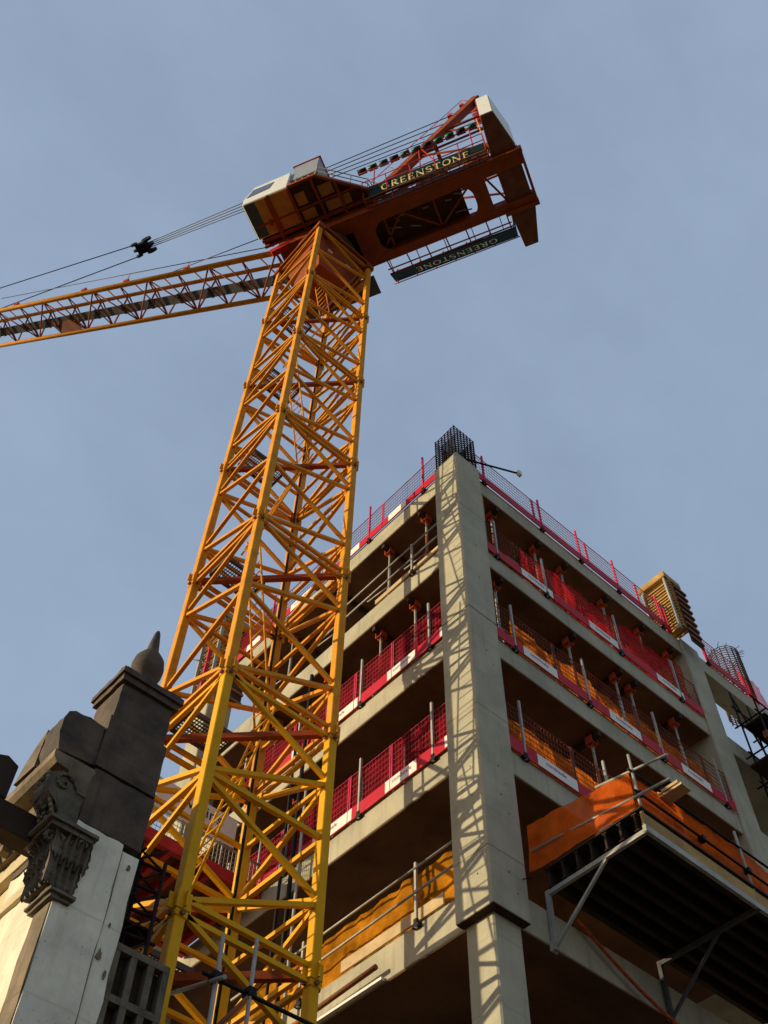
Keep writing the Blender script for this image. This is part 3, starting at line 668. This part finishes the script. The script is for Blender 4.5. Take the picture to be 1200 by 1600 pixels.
# machinery deck
cb('deck_beam', M['deck_orange'], [((-1.6,-1.06,41.30),(8.2,-.98,41.95)),((-1.6,-.98,41.30),(8.2,-.50,41.36)),((-1.6,-.54,41.36),(8.2,-.50,41.9))], bevel=.01)
cb('deck_beam', M['deck_orange'], [((-1.6,.98,41.30),(8.2,1.06,41.95)),((-1.6,.70,41.30),(8.2,.98,41.36)),((-1.6,.70,41.36),(8.2,.74,41.9))], bevel=.01)
for q_ in (((1.35,-.5,41.305),(2.15,.7,41.5)),((6.12,-.5,41.305),(6.66,.7,41.8)),((-1.6,-.5,41.305),(-1.0,.7,41.6))): cb('cross_beam', M['deck_orange'], [q_])
for sgn, y in ((1,-.5),(-1,.7)):
    for u0, du in ((2.15,1),(6.12,-1)):
        pts = [(u0,y,41.303),(u0+.45*du,y,41.303)]+[(u0+.45*du-.45*du*math.sin(t),y+sgn*(.45-.45*math.cos(t)),41.303) for t in (.3,.6,.9,1.2)]+[(u0,y+sgn*.45,41.303)]
        MB(T).prism(pts, (0,0,.06)).build('gusset', M['deck_orange'], crane)
cb('deck_plate', M['deck_dark'], [((-1.58,-.98,41.9),(5.7,.98,41.93))])
br = MB(T)
for a, b in (((2.2,.65,41.6),(3.3,-.45,41.6)),((3.3,-.45,41.6),(4.6,.65,41.6)),((4.6,-.45,41.6),(4.6,.65,41.6)),((4.6,.65,41.6),(6.1,-.45,41.6)),((2.6,-.45,41.6),(2.6,.65,41.6)),((6.7,-.45,41.6),(7.2,.65,41.6))): br.bar(a, b, .07, .07)
br.build('under_brace', M['deck_orange'], crane)
dr = MB(T)
for u in (3.2, 4.7): dr.tube((u,-.75,42.6),(u,.75,42.6),.55,20); dr.tube((u,-.85,42.6),(u,-.75,42.6),.68,20); dr.tube((u,.75,42.6),(u,.85,42.6),.68,20)
dr.build('winch_drum', M['black'], crane)
pp = MB(T); rnd = random.Random(4)
for i in range(9):
    u = 2.4+3.4*rnd.random(); v = -.4+rnd.random(); pp.tube((u,v,41.75),(u+.5*rnd.random(),v+.2*rnd.random(),41.8),.03,6)
pp.build('pipework', M['galv'], crane)
# side walkways, handrails
for sg, nm in ((-1,'near'),(1,'far')):
    wk = MB(T)
    v0, v1 = (-1.45,-1.08) if sg < 0 else (1.08,1.62)
    for i in range(4) if sg < 0 else (3,): v = v0+(v1-v0)*i/3; wk.bar((2.2,v,41.42),(7.1,v,41.42),.04,.06)
    for i in range(14) if sg < 0 else (0,3,6,9,12): u = 2.2+4.9*i/13; wk.bar((u,v0,41.44),(u,v1,41.44),.03,.05)
    wk.build('walkway', M['deck_orange'], crane)
    hr = MB(T); vv = -1.55 if sg < 0 else 1.75
    for i in range(6):
        u = 2.2+4.9*i/5; hr.tube((u,vv*.95,41.4),(u,vv*1.12,42.65),.025,6); hr.tube((u,sg*1.0,41.95),(u,sg*1.0,43.1),.022,6)
    for z in ((42.05, 42.6) if sg < 0 else (42.6,)): hr.tube((2.2,vv*(1+.12*(z-41.4)),z),(7.1,vv*(1+.12*(z-41.4)),z),.02,6)
    if sg > 0:
        hr.tube((2.0,1.45,41.5),(7.1,1.45,41.4),.03,6); hr.tube((1.9,2.32,42.15),(7.2,2.32,42.02),.022,6)
        for i in range(7): u = 2.1+4.9*i/6; hr.tube((u,1.0,41.45),(u,2.32,42.1),.026,6)
    if sg < 0:
        for z in (42.5, 43.05): hr.tube((2.2,sg*1.0,z),(7.1,sg*1.0,z),.02,6)
    hr.build('handrail', M['redpaint'], crane)
# GREENSTONE signs: own serifed capitals
def glyph(ch):
    """list of quads in a unit cell: x 0..w, y 0..1"""
    out = []; tk, tn, sf = .15, .07, .04
    def st(x0, y0, x1, y1, w_):
        d = Vector((x1-x0, y1-y0)); n = Vector((-d.y, d.x)).normalized()*w_/2
        out.append([(x0-n.x,y0-n.y),(x1-n.x,y1-n.y),(x1+n.x,y1+n.y),(x0+n.x,y0+n.y)])
    def ser(x, y, w_=.3): out.append([(x-w_/2,y-sf/2),(x+w_/2,y-sf/2),(x+w_/2,y+sf/2),(x-w_/2,y+sf/2)])
    def arc(cx, cy, rx, ry, a0, a1, n=14, wmin=tn, wmax=tk):
        for i in range(n):
            t0, t1 = R(a0+(a1-a0)*i/n), R(a0+(a1-a0)*(i+1)/n); tm = (t0+t1)/2
            w_ = wmin+(wmax-wmin)*abs(math.cos(tm))
            q0 = (cx+rx*math.cos(t0), cy+ry*math.sin(t0)); q1 = (cx+rx*math.cos(t1), cy+ry*math.sin(t1))
            st(*q0, *q1, w_)
    if ch == 'G': arc(.42,.5,.36,.46,35,325); st(.76,.12,.76,.42,tk); ser(.74,.44,.28); wdt = .9
    elif ch == 'R': st(.16,0,.16,1,tk); arc(.3,.74,.3,.22,-90,90); st(.16,.96,.32,.96,tn); st(.16,.52,.32,.52,tn); st(.34,.5,.74,.02,tk); ser(.16,.02); ser(.72,.02,.24); wdt = .8
    elif ch == 'E': st(.16,0,.16,1,tk); st(.1,.97,.6,.97,tn); st(.1,.03,.64,.03,tn); st(.16,.52,.5,.52,tn); st(.6,.99,.6,.8,.05); st(.64,.01,.64,.22,.05); st(.5,.42,.5,.62,.05); wdt = .7
    elif ch == 'N': st(.14,0,.14,1,tn); st(.8,0,.8,1,tn); st(.12,.98,.82,.03,tk); ser(.14,.02,.26); ser(.8,.98,.26); ser(.1,.98,.2); wdt = .94
    elif ch == 'S': arc(.34,.73,.24,.23,60,270); arc(.34,.27,.26,.24,90,-120); st(.5,.78,.5,.94,.05); st(.1,.06,.1,.24,.05); wdt = .64
    elif ch == 'T': st(.4,0,.4,1,tk); st(.04,.97,.76,.97,tn); st(.05,.99,.05,.78,.05); st(.75,.99,.75,.78,.05); ser(.4,.02); wdt = .8
    elif ch == 'O': arc(.46,.5,.38,.46,0,360,24); wdt = .92
    return out, wdt
def sign(name, a, b, upvec, flip):
    """a, b: lower edge ends (frame u,v,z) as read left to right; upvec: lower to upper edge"""
    a, b, upv_ = Vector(a), Vector(b), Vector(upvec); ax = (b-a); ln_ = ax.length; ax.normalize(); hh = upv_.length; uy = upv_.normalized()
    nrm = ax.cross(uy).normalized()
    s_ = MB(T); s_.prism([a, b, b+upv_, a+upv_], -nrm*.05); pan = s_.build(name, M['sign'], crane)
    word = 'GREENSTONE'; gl = [glyph(c) for c in word]; lh = hh*.50; gap = .13; SQ = .80
    tot = (sum(w_ for _, w_ in gl)*lh+gap*lh*9)*SQ; x = (ln_-tot)*.45
    s_ = MB(T)
    for q, w_ in gl:
        for k_, poly in enumerate(q):
            pts = [a+ax*(x+px*lh*SQ)+uy*(hh*.26+py*lh)+nrm*(.004+.0004*k_) for px, py in poly]
            s_.prism(pts, nrm*.006)
        x += (w_+gap)*lh*SQ
    s_.build('lettering', M['gold'], pan)
sign('sign_board', (2.43,-1.45,41.35), (7.07,-1.30,41.52), (0,-.17,.94), False)
sign('sign_board', (7.15,1.69,41.33), (2.0,1.66,41.48), (0,.60,.68), True)
# row of green cylinders
gc = MB(T)
gc.tube((1.7,-1.2,46.5),(6.9,-1.2,46.28),.03,6)
gc.tube((4.4,-1.2,46.4),(4.4,-1.05,41.9),.03,6); gc.tube((6.6,-1.2,46.3),(6.6,-1.05,41.9),.03,6); gc.tube((2.4,-1.2,46.45),(2.4,-1.05,41.9),.03,6)
gc.tube((4.5,-1.2,46.4),(5.5,-1.05,41.9),.025,6)
gc.build('pipe_rack', M['redpaint'], crane)
for i in range(11):
    u = 1.85+4.9*i/10; z = 46.62-.22*i/10
    MB(T).tube((u-.19,-1.22,z),(u+.19,-1.22,z),.13,12).tube((u-.10,-1.30,z-.12),(u+.1,-1.30,z-.12),.07,8).build('green_cylinder', M['green'] if i % 3 else M['black'], crane)
# A-frame
af = MB(T)
for sg in (-1, 1):
    af.bar((1.7,sg*.95,41.95),(7.2,sg*1.05,51.5),.34,.34); af.bar((7.35,sg*.95,41.9),(7.2,sg*1.05,51.3),.22,.22)
    for z, ue in ((46.3,4.2),(48.6,5.5)): af.bar((ue,sg*1.0,z),(7.3,sg*1.0,z),.08,.08)
    af.bar((4.2,sg*1.0,46.3),(7.3,sg*1.0,43.5),.07,.07); af.bar((5.5,sg*1.0,48.6),(7.3,sg*1.0,46.3),.07,.07)
for u, z in ((7.2,51.4),(5.0,47.7),(3.3,44.7)): af.bar((u,-1.05,z),(u,1.05,z),.16,.16)
af.build('a_frame', M['deck_orange'], crane)
for v in (-.7,-.5,-.3,-.1): MB(T).tube((7.1,v-.03,51.35),(7.1,v+.03,51.35),.32,20).build('sheave', M['redpaint'], crane)
for u, z in ((6.5,50.6),(5.9,49.6)): MB(T).box((u-.1,-1.25,z+.15),(u+.1,-1.1,z+.45)).build('rope_clamp', M['redpaint'], crane)
ah = MB(T)
for i in range(7):
    p = Vector((2.6+4.2*i/6,-1.28,43.7+7.2*i/6)); ah.tube(p,p+Vector((-.25,0,.5)),.015,5)
ah.tube((2.35,-1.28,44.2),(6.55,-1.28,51.4),.015,5); ah.build('a_frame_handrail', M['redpaint'], crane)
# counterweight, tapering towards both tips
cw = MB(T)
def ring(v, u0, u1, z0, z1): return [(u0,v,z0),(u1,v,z0),(u1,v,z1),(u0,v,z1)]
secs = [ring(-2.6,7.27,7.76,41.62,44.35), ring(-1.2,7.18,8.14,41.42,44.6), ring(1.2,7.18,8.14,41.42,44.6), ring(2.6,7.27,7.80,41.42,43.9)]
vs = [p for r_ in secs for p in r_]; fs = [(0,1,2,3),(12,13,14,15)]
for k in range(3):
    for i in range(4): fs.append((k*4+i,k*4+(i+1)%4,k*4+4+(i+1)%4,k*4+4+i))
cw.add(vs, fs); cwt = cw.build('counterweight', M['cwt'], crane, bevel=.02)
cb('end_panel', M['white'], [((7.28,-2.63,41.64),(7.75,-2.603,44.34))], cwt)
s_ = MB(T); s_.prism([(7.765,-2.58,41.7),(8.15,-1.2,41.5),(8.15,-1.2,44.5),(7.765,-2.58,44.3)], (.012,0,0)); s_.build('rear_panel', M['white'], cwt)
cb('tail_beam', M['deck_orange'], [((7.0,-1.1,41.22),(8.32,-.95,41.62)),((7.0,.98,41.22),(8.32,1.15,41.62)),((8.2,-.95,41.25),(8.3,.98,41.6))])
lad = MB(T)
for v in (-1.62,-1.30): lad.tube((7.12,v,42.0),(7.0,v+.35,47.2),.022,6)
for i in range(14): p = Vector((7.12-.12*i/13,-1.62+.35*i/13,42.2+4.8*i/13)); lad.tube(p,p+Vector((0,.32,0)),.014,5)
lad.build('yellow_ladder', M['yellow'], crane)
fl = MB(T)
for v in (1.5,1.95): fl.tube((7.15,v,41.3),(7.15,v+.2,43.3),.022,6)
for i in range(6): fl.tube((7.15,1.5+.03*i,41.5+.3*i),(7.15,1.95+.03*i,41.5+.3*i),.014,5)
fl.build('end_ladder', M['galv'], crane)
# machinery platform below the cab
s_ = MB(T)
poly = [(-.4,-2.88,42.1),(.75,-2.88,42.1),(2.4,-1.65,42.1),(2.4,-1.07,42.1),(-2.2,-1.07,42.1),(-2.2,-1.4,42.1),(-.4,-1.4,42.1)]
s_.prism(poly, (0,0,.08)); plat = s_.build('cab_platform', M['deck_dark'], crane)
s_ = MB(T)
for a, b in zip(poly[:4], poly[1:5]): s_.bar(Vector(a)-Vector((0,0,.08)), Vector(b)-Vector((0,0,.08)), .10, .22)
for u in (-1.35,-.42,.55,1.35): s_.bar((u,-1.07,42.0),(u,-2.85 if u < 1 else -2.4,42.0),.10,.18)
s_.bar((-2.2,-1.9,42.03),(2.0,-1.9,42.03),.08,.12); s_.bar((-2.2,-1.3,42.0),(2.4,-1.3,42.0),.12,.16)
s_.build('platform_rib', M['deck_orange'], plat)
cb('soffit_panel', M['cabfloor'], [((-.3,-1.8,42.06),(.25,-1.4,42.095)),((-.3,-2.5,42.06),(.1,-2.0,42.095)),((.7,-1.8,42.06),(1.7,-1.4,42.095)),((.65,-2.45,42.06),(1.2,-2.0,42.095))], plat)
hr = MB(T)
for p in ((.75,-2.85),(1.3,-2.45),(1.85,-2.05),(2.4,-1.65)): hr.tube((*p,42.2),(*p,43.35),.022,6)
for z in (42.75,43.3): hr.path([(.75,-2.85,z),(2.4,-1.65,z),(2.5,-1.2,z)], .02, 6)
hr.build('platform_handrail', M['galv'], plat)
# operator's cab
cab = MB(T); fr = [(-2.32,-2.9,42.02),(-.42,-2.9,42.02),(-.42,-2.9,44.0),(-2.05,-2.9,44.0),(-2.36,-2.9,42.7)]
cab.prism(fr, (0,1.5,0)); cab = cab.build('operator_cab', M['white'], crane, bevel=.03)
cb('cab_floor', M['cabfloor'], [((-1.80,-2.84,41.985),(-.45,-1.44,42.015))], cab)
cb('floor_window', M['glass'], [((-2.28,-2.84,41.985),(-1.83,-1.46,42.015))], cab)
cb('floor_rib', M['deck_orange'], [((-1.30,-2.9,41.90),(-1.2,-1.4,41.984)),((-1.62,-2.0,41.93),(-1.5,-1.75,41.984))], cab)
s_ = MB(T); s_.prism([(-2.22,-2.905,42.75),(-1.25,-2.905,42.85),(-1.1,-2.905,43.55),(-2.02,-2.905,43.6)], (0,-.012,0)); s_.build('side_window', M['glass'], cab)
s_ = MB(T); s_.prism([(-2.335,-2.8,42.1),(-2.37,-2.8,42.68),(-2.37,-1.5,42.68),(-2.335,-1.5,42.1)], (-.012,0,0)); s_.prism([(-2.37,-2.8,42.74),(-2.07,-2.8,43.95),(-2.07,-1.5,43.95),(-2.37,-1.5,42.74)], (-.012,0,.004)); s_.build('front_window', M['glass'], cab)
cb('machine_house', M['grey'], [((-.42,-2.8,43.05),(.72,-1.3,45.0))], bevel=.03)
cb('machine_house_roof', M['redpaint'], [((-.46,-2.84,45.0),(.76,-1.26,45.07))])
cb('house_base_shade', M['black'], [((-.3,-2.7,42.2),(.6,-1.4,43.05))])  # black block added to paint the shadow in the open base
gd = MB(T)
for i in range(5): gd.box((-.4+i*.27,-2.85,42.2),(-.36+i*.27,-2.75,42.6))
gd.build('base_fitting', M['yellow'], crane)
# jib foot
s_ = MB(T)
for v in (-.95,.95): s_.bar((-.9,v,41.6),(-1.9,v,41.25),.22,.4); s_.bar((-1.6,v,41.5),(-1.3,v*.9,44.2),.12,.12)
s_.build('jib_foot', M['redpaint'], crane)
# jib
def JZ(u): return 40.35+.561*(-u)
jn = [(-1.75-1.64*i) for i in range(22)]
def ch(i, c):
    u = jn[i]
    return Vector((u,{'n':-.9,'f':.9,'a':-.25}[c],JZ(u)+(.38 if c == 'a' else 0)))
for c, nm, r_ in (('n','jib_chord',.115),('f','jib_chord',.105),('a','jib_chord',.085)):
    MB(T).tube(ch(0,c), ch(21,c), r_, 12).build(nm, M['orange_yellow'], crane)
lc = MB(T)
for i in range(21):
    lc.tube(ch(i,'n'), ch(i,'f'), .036, 6)
    lc.tube(ch(i,'n'), ch(i+1,'f'), .036, 6) if i % 2 == 0 else lc.tube(ch(i,'f'), ch(i+1,'n'), .036, 6)
    lc.tube(ch(i,'a'), ch(i,'f'), .038, 6); lc.tube(ch(i,'a'), ch(i+1,'f'), .038, 6)
    lc.tube(ch(i,'a'), ch(i,'n'), .03, 6)
    m_ = (ch(i,'n')+ch(i+1,'n'))/2; lc.tube(m_, ch(i,'f'), .03, 6) 
lc.build('jib_lacing', M['redpaint' if False else 'deck_orange'], crane)
wk = MB(T); wk.bar((jn[0],.25,JZ(jn[0])+.12),(jn[21],.25,JZ(jn[21])+.12),.42,.05)
wk.build('jib_walkway', M['walk'], crane)
for i in range(20): u = jn[i]-.5; MB(T).bar((u,.25,JZ(u)+.12),(u-.12,.25,JZ(u-.12)+.12),.46,.09).build('walkway_hanger', M['black'], crane)
s_ = MB(T); s_.prism([(-13.4,.2,JZ(-13.4)+.1),(-15.2,.25,JZ(-15.2)+.1),(-14.7,.95,JZ(-14.7)-.1),(-13.5,.95,JZ(-13.5)-.1)], (0,0,.05)); s_.build('jib_plate', M['cwt'], crane)
for u in (-6.2,-9.6,-12.2,-16.8): fx = MB(T); p = Vector((u,-.95,JZ(u)+.1)); fx.box(tuple(p-Vector((.12,.06,0))), tuple(p+Vector((.12,.06,.28)))); fx.tube(p,p+Vector((0,0,1.0 if u in (-6.2,-9.6) else .35)),.015,5); fx.build('rope_guide', M['redpaint'], crane)
# luffing ropes, equaliser block and pendants
ropes = MB(T)
for v in (-.85,-.62,-.38,-.15): ropes.tube((7.1,v,51.45+.1*v),(-10.4,-.5+(v+.5)*.35,52.75),.022,5)
ropes.build('luffing_rope', M['rope'], crane)
bkx = MB(T); bkx.box((-10.9,-.75,52.55),(-10.3,-.25,52.95)); 
for v in (-.8,-.5,-.2): bkx.tube((-10.25,v-.06,52.75),(-10.25,v+.06,52.75),.26,14); bkx.tube((-10.95,v-.05,52.72),(-10.95,v+.05,52.72),.18,12)
bkx.build('equaliser_block', M['black'], crane)
pd = MB(T)
pd.tube((-10.9,-.75,52.8),(jn[21],-.9,JZ(jn[21])+.3),.026,6); pd.tube((-10.9,-.2,52.6),(jn[21],.9,JZ(jn[21])+.3),.026,6)
pd.build('pendant_bar', M['rope'], crane)
hr = MB(T); hr.tube((-2.3,-.5,43.8),(-19.5,-.6,54.2),.02,5); hr.tube((-1.9,-1.2,43.0),(-7.0,-.9,JZ(-7.0)+.35),.02,5)
hr.build('hoist_rope', M['rope'], crane)

# ------------------------------------------------------------------ old stone facade at the left
old = thing('old_facade', 'old sooty stone building end with white pier, carved console and ball finial', 'building', (-6.2,1.5,0))
def ob(name, mat, boxes, parent=None, bevel=0, rough=.010):
    s_ = MB()
    for a, b in boxes: s_.box(a, b)
    return s_.build(name, mat, parent or old, bevel, rough=rough)
ob('rendered_pier', M['render'], [((-6.715,1.0,0),(-6.0,2.7,10.78)),((-6.0,1.03,0),(-5.73,2.7,10.70))])
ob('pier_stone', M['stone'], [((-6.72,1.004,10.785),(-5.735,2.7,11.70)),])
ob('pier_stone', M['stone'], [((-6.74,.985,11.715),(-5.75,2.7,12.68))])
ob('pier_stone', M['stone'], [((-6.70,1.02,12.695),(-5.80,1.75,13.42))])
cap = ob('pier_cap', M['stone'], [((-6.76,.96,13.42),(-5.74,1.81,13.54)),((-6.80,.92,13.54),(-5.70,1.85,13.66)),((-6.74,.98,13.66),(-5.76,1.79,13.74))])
MB().lathe((-6.25,1.4,0), [(.28,13.74),(.28,13.86),(.17,13.93),(.16,14.02),(.2,14.1),(.25,14.22),(.265,14.38),(.24,14.54),(.16,14.68),(.105,14.76),(.085,14.95),(.05,15.22),(.03,15.29),(.005,15.31)], 22).build('ball_finial', M['stone'], cap)
rnd = random.Random(12)
for i, (x_, z_, r_) in enumerate(((-5.90,9.62,.022),(-5.93,9.20,.05),(-5.85,10.5,.03),(-5.80,9.0,.035),(-6.3,8.3,.02))):
    pts = [(x_+r_*(.5+rnd.random())*math.cos(k_*.7)*.7, 1.012 if x_ < -6 else 1.014, z_+r_*(.5+rnd.random())*1.5*math.sin(k_*.7)) for k_ in range(9)]
    MB().prism(pts, (0,.05,0)).build('broken_patch', M['stone_lit'], old)
MB().path([(-6.0,1.012,10.66),(-5.99,1.01,9.9),(-6.01,1.012,9.2),(-6.0,1.012,8.2),(-6.02,1.01,7)], .007, 6).build('crack', M['carved'], old)
# raised rounded block at the end of the cornice
s_ = MB(); prof = [(-6.73,11.72),(-7.30,11.66),(-7.36,11.95),(-7.37,12.2),(-7.33,12.36),(-7.24,12.45),(-7.0,12.47),(-6.73,12.45)]
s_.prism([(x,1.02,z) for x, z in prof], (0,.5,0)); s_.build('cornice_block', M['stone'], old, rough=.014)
s_ = MB(); s_.prism([(-7.36,1.53,11.9),(-7.36,1.53,12.35),(-7.36,1.75,12.2),(-7.36,1.95,11.95),(-7.36,2.1,11.7),(-7.36,1.53,11.66)], (.6,0,0)); s_.build('cornice_scroll', M['stone_lit'], old)
s_ = MB(); prof = [(-6.6,11.15),(-6.85,11.15),(-6.9,11.25),(-7.0,11.3),(-7.05,11.42),(-7.25,11.45),(-7.32,11.52),(-7.33,11.645),(-6.6,11.655)]
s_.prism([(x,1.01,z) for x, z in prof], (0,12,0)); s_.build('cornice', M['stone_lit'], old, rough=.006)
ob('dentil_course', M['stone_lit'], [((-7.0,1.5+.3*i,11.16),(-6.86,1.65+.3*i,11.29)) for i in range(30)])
# console bracket, capital and mouldings
s_ = MB(); prof = [(-6.72,11.4),(-7.12,11.4),(-7.25,11.30),(-7.28,11.15),(-7.22,11.0),(-7.08,10.88),(-7.02,10.78),(-6.96,10.62),(-6.72,10.60)]
s_.prism([(x,1.03,z) for x, z in prof], (0,.42,0)); con = s_.build('console', M['carved'], old, rough=.012, cut=.08)
for k in range(2):
    s_ = MB(); y = 1.09+.30*k
    s_.path([(-7.27+.30*(i/11)**1.3-.01, y, 11.32-.70*i/11) for i in range(12)], .028, 6); s_.build('scroll_rib', M['stone_lit'], con)
s_ = MB()
for i in range(11):
    t_ = i/10; s_.lathe((-7.275+.30*t_**1.3, 1.24+.03*(i%2), 11.28-.64*t_), [(.004,-.045),(.03,-.03),(.042,0),(.03,.03),(.004,.045)], 7)
s_.build('bead_string', M['stone_lit'], con, rough=.004, cut=.05)
s_ = MB()
for a in range(14):
    t_ = a*.55; r_ = .17*(1-a/16); s_.tube((-7.05+r_*math.cos(t_),1.01,11.2+r_*math.sin(t_)), (-7.05+.17*(1-(a+1)/16)*math.cos(t_+.55),1.01,11.2+.17*(1-(a+1)/16)*math.sin(t_+.55)), .016, 6)
s_.build('scroll', M['carved'], con)
ob('capital_moulding', M['carved'], [((-7.08,.90,10.46),(-6.46,1.6,10.53)),((-7.14,.86,10.53),(-6.42,1.62,10.59))])
rnd = random.Random(5)
def leaf(s_, p, out, h, wd):
    """acanthus leaf: a ribbed tongue that rises from p and curls outwards"""
    p = Vector(p); out = Vector(out).normalized(); side = Vector((-out.y, out.x, 0)); nr, nc = 9, 6; vs = []
    for j in range(nr+1):
        t_ = j/nr; hh_ = h*(t_ if t_ < .8 else .8+.2*math.sin((t_-.8)/.2*1.57)*.5); curl = .02+.30*h*max(0, t_-.45)**2*3.2; ww = wd*math.sin(math.pi*(.18+.75*t_))*(1+.22*math.sin(j*2.6))
        for i in range(nc+1):
            c_ = (i/nc-.5)*2; vs.append(p+Vector((0,0,hh_-.05*h*abs(c_)*(t_ > .7)))+side*c_*ww+out*(curl+.022*math.cos(c_*4.7)-.03*abs(c_)))
    s_.add(vs, [(j*(nc+1)+i, j*(nc+1)+i+1, (j+1)*(nc+1)+i+1, (j+1)*(nc+1)+i) for j in range(nr) for i in range(nc)])
s_ = MB(); s_.box((-6.90,.96,9.7),(-6.5,1.5,10.46)); s_.build('capital_core', M['carved'], old, rough=.02, cut=.09)
s_ = MB()
for tier, (z_, h_) in enumerate(((9.70,.42),(9.98,.46))):
    for k_ in range(5):
        y_ = 1.02+.11*k_+.05*tier; leaf(s_, (-6.90-.03*tier,y_,z_), (-1,-.15,0), h_, .075)
    for k_ in range(4):
        x_ = -6.85+.10*k_+.05*tier; leaf(s_, (x_,.955-.03*tier,z_), (-.15,-1,0), h_, .07)
    leaf(s_, (-6.92,.94,z_), (-1,-1,0), h_*1.05, .085)
s_.build('acanthus_leaves', M['carved'], old, fix=False)
s_ = MB()
for cx_, cy_ in ((-7.0,1.02),(-7.0,1.4),(-6.6,.93)):
    pts = [(cx_+(.095*(1-a_/15))*math.cos(a_*.6), cy_-.0, 10.36+(.095*(1-a_/15))*math.sin(a_*.6)) for a_ in range(14)]
    s_.path(pts, .028, 6)
s_.build('volutes', M['carved'], old)
ob('base_moulding', M['carved'], [((-6.83,.90,9.62),(-6.46,1.55,9.68)),((-6.79,.94,9.56),(-6.5,1.5,9.62))])
# sunlit street wall
ob('street_wall', M['cream'], [((-6.52,1.9,0),(-6.2,13,11.15)),((-6.70,1.9,10.0),(-6.52,13,10.12)),((-6.78,1.9,10.12),(-6.52,13,10.3)),((-6.62,1.9,10.3),(-6.52,13,10.9)),((-6.76,1.9,10.9),(-6.52,13,11.14))])
ob('pilaster', M['stone_lit'], [((-6.735,1.02,0),(-6.716,1.42,9.56))])
ob('window', M['glass'], [((-6.535,2.3,6.6),(-6.525,3.4,8.95))])
ob('drainpipe', M['black'], [((-6.66,1.92,0),(-6.56,2.0,9.4))])
t = thing('bracket_beam', 'dark projecting beam with an upright end post on the old facade at the left edge', 'bracket', (-7.5,1.6,10.4))
MB().box((-9.2,1.42,10.47),(-6.9,1.72,10.87)).build('beam', M['darktimber'], t, bevel=.01)
s_ = MB(); s_.prism([(-7.95,1.42,10.88),(-7.58,1.42,10.88),(-7.58,1.42,11.44),(-7.76,1.42,11.52),(-7.95,1.42,11.44)], (0,.3,0)); s_.build('end_post', M['darktimber'], t, bevel=.01)
# steel lattice and hoarding between facade and mast
t = thing('tube_scaffold', 'dark narrow tube scaffold tower standing behind the white rendered pier', 'scaffold', (-5.4,1.2,8.5))
s_ = MB()
for x, y in ((-5.64,1.25),(-5.46,1.5),(-5.24,1.22),(-5.38,1.9)): s_.tube((x,y,7.0),(x,y,11.2-.5*(x+5.64)),.03,8)
for i in range(9):
    z = 8.0+.36*i; s_.tube((-5.72,1.28,z),(-5.1,1.28,z+.05),.024,6); s_.tube((-5.64,1.0+.1,z+.1),(-5.60,2.2,z+.12),.022,6)
    s_.tube((-5.64,1.24,z),(-5.24,1.24,z+.36),.018,6); s_.tube((-5.46,1.5,z+.36),(-5.24,1.24,z),.018,6)
for z in (8.6, 10.0): s_.box((-5.70,1.3,z),(-5.15,2.0,z+.04))
s_.build('tubes', M['rebar'], t)
t = thing('hoarding_frame', 'beige timber hoarding frame with dark panels at the foot of the crane mast', 'hoarding', (-5.3,1.2,0))
s_ = MB()
for x in (-5.70,-5.45,-5.2,-4.98): s_.box((x-.045,1.05,0),(x+.045,1.17,9.45))
for z in (7.6,8.3,8.75,9.40): s_.box((-5.72,1.045,z),(-4.94,1.165,z+.09))
s_.build('frame', M['carved'], t)
MB().box((-5.7,1.18,0),(-4.96,1.22,9.4)).build('panel', M['darktimber'], t)

# ------------------------------------------------------------------ scaffold tubes at the bottom of the picture
t = thing('tube_scaffold', 'grey tube and coupler scaffold at the foot of the yellow mast', 'scaffold', (-3.9,1.2,0))
MB().tube((-4.17,1.2,0),(-4.16,1.2,10.40),.032,10).build('standard', M['galv'], t)
MB().tube((-3.60,1.2,0),(-3.61,1.2,10.62),.030,10).build('standard', M['galv'], t)
MB().tube((-4.35,1.26,9.80),(-2.3,1.26,9.84),.03,10).build('ledger', M['black'], t)
MB().tube((-4.10,1.14,9.08),(-3.68,1.14,9.68),.03,10).build('transom', M['rust'], t)
MB().tube((-4.22,.9,9.62),(-4.1,2.6,10.2),.03,10).build('transom', M['galv'], t)
for x, z in ((-4.16,9.79),(-3.6,9.81)): MB().box((x-.06,1.15,z-.06),(x+.06,1.31,z+.06)).tube((x-.08,1.2,z),(x+.08,1.2,z),.035,8).build('coupler', M['black'], t)
net('n', 'crumpled dark orange net gathered round the foot of the crane mast', (-4.9,2.9,7.5),(-2.2,3.2,7.5),(-2.0,3.3,9.9),(-4.9,3.0,9.55), .15, 31, 'amber_net')
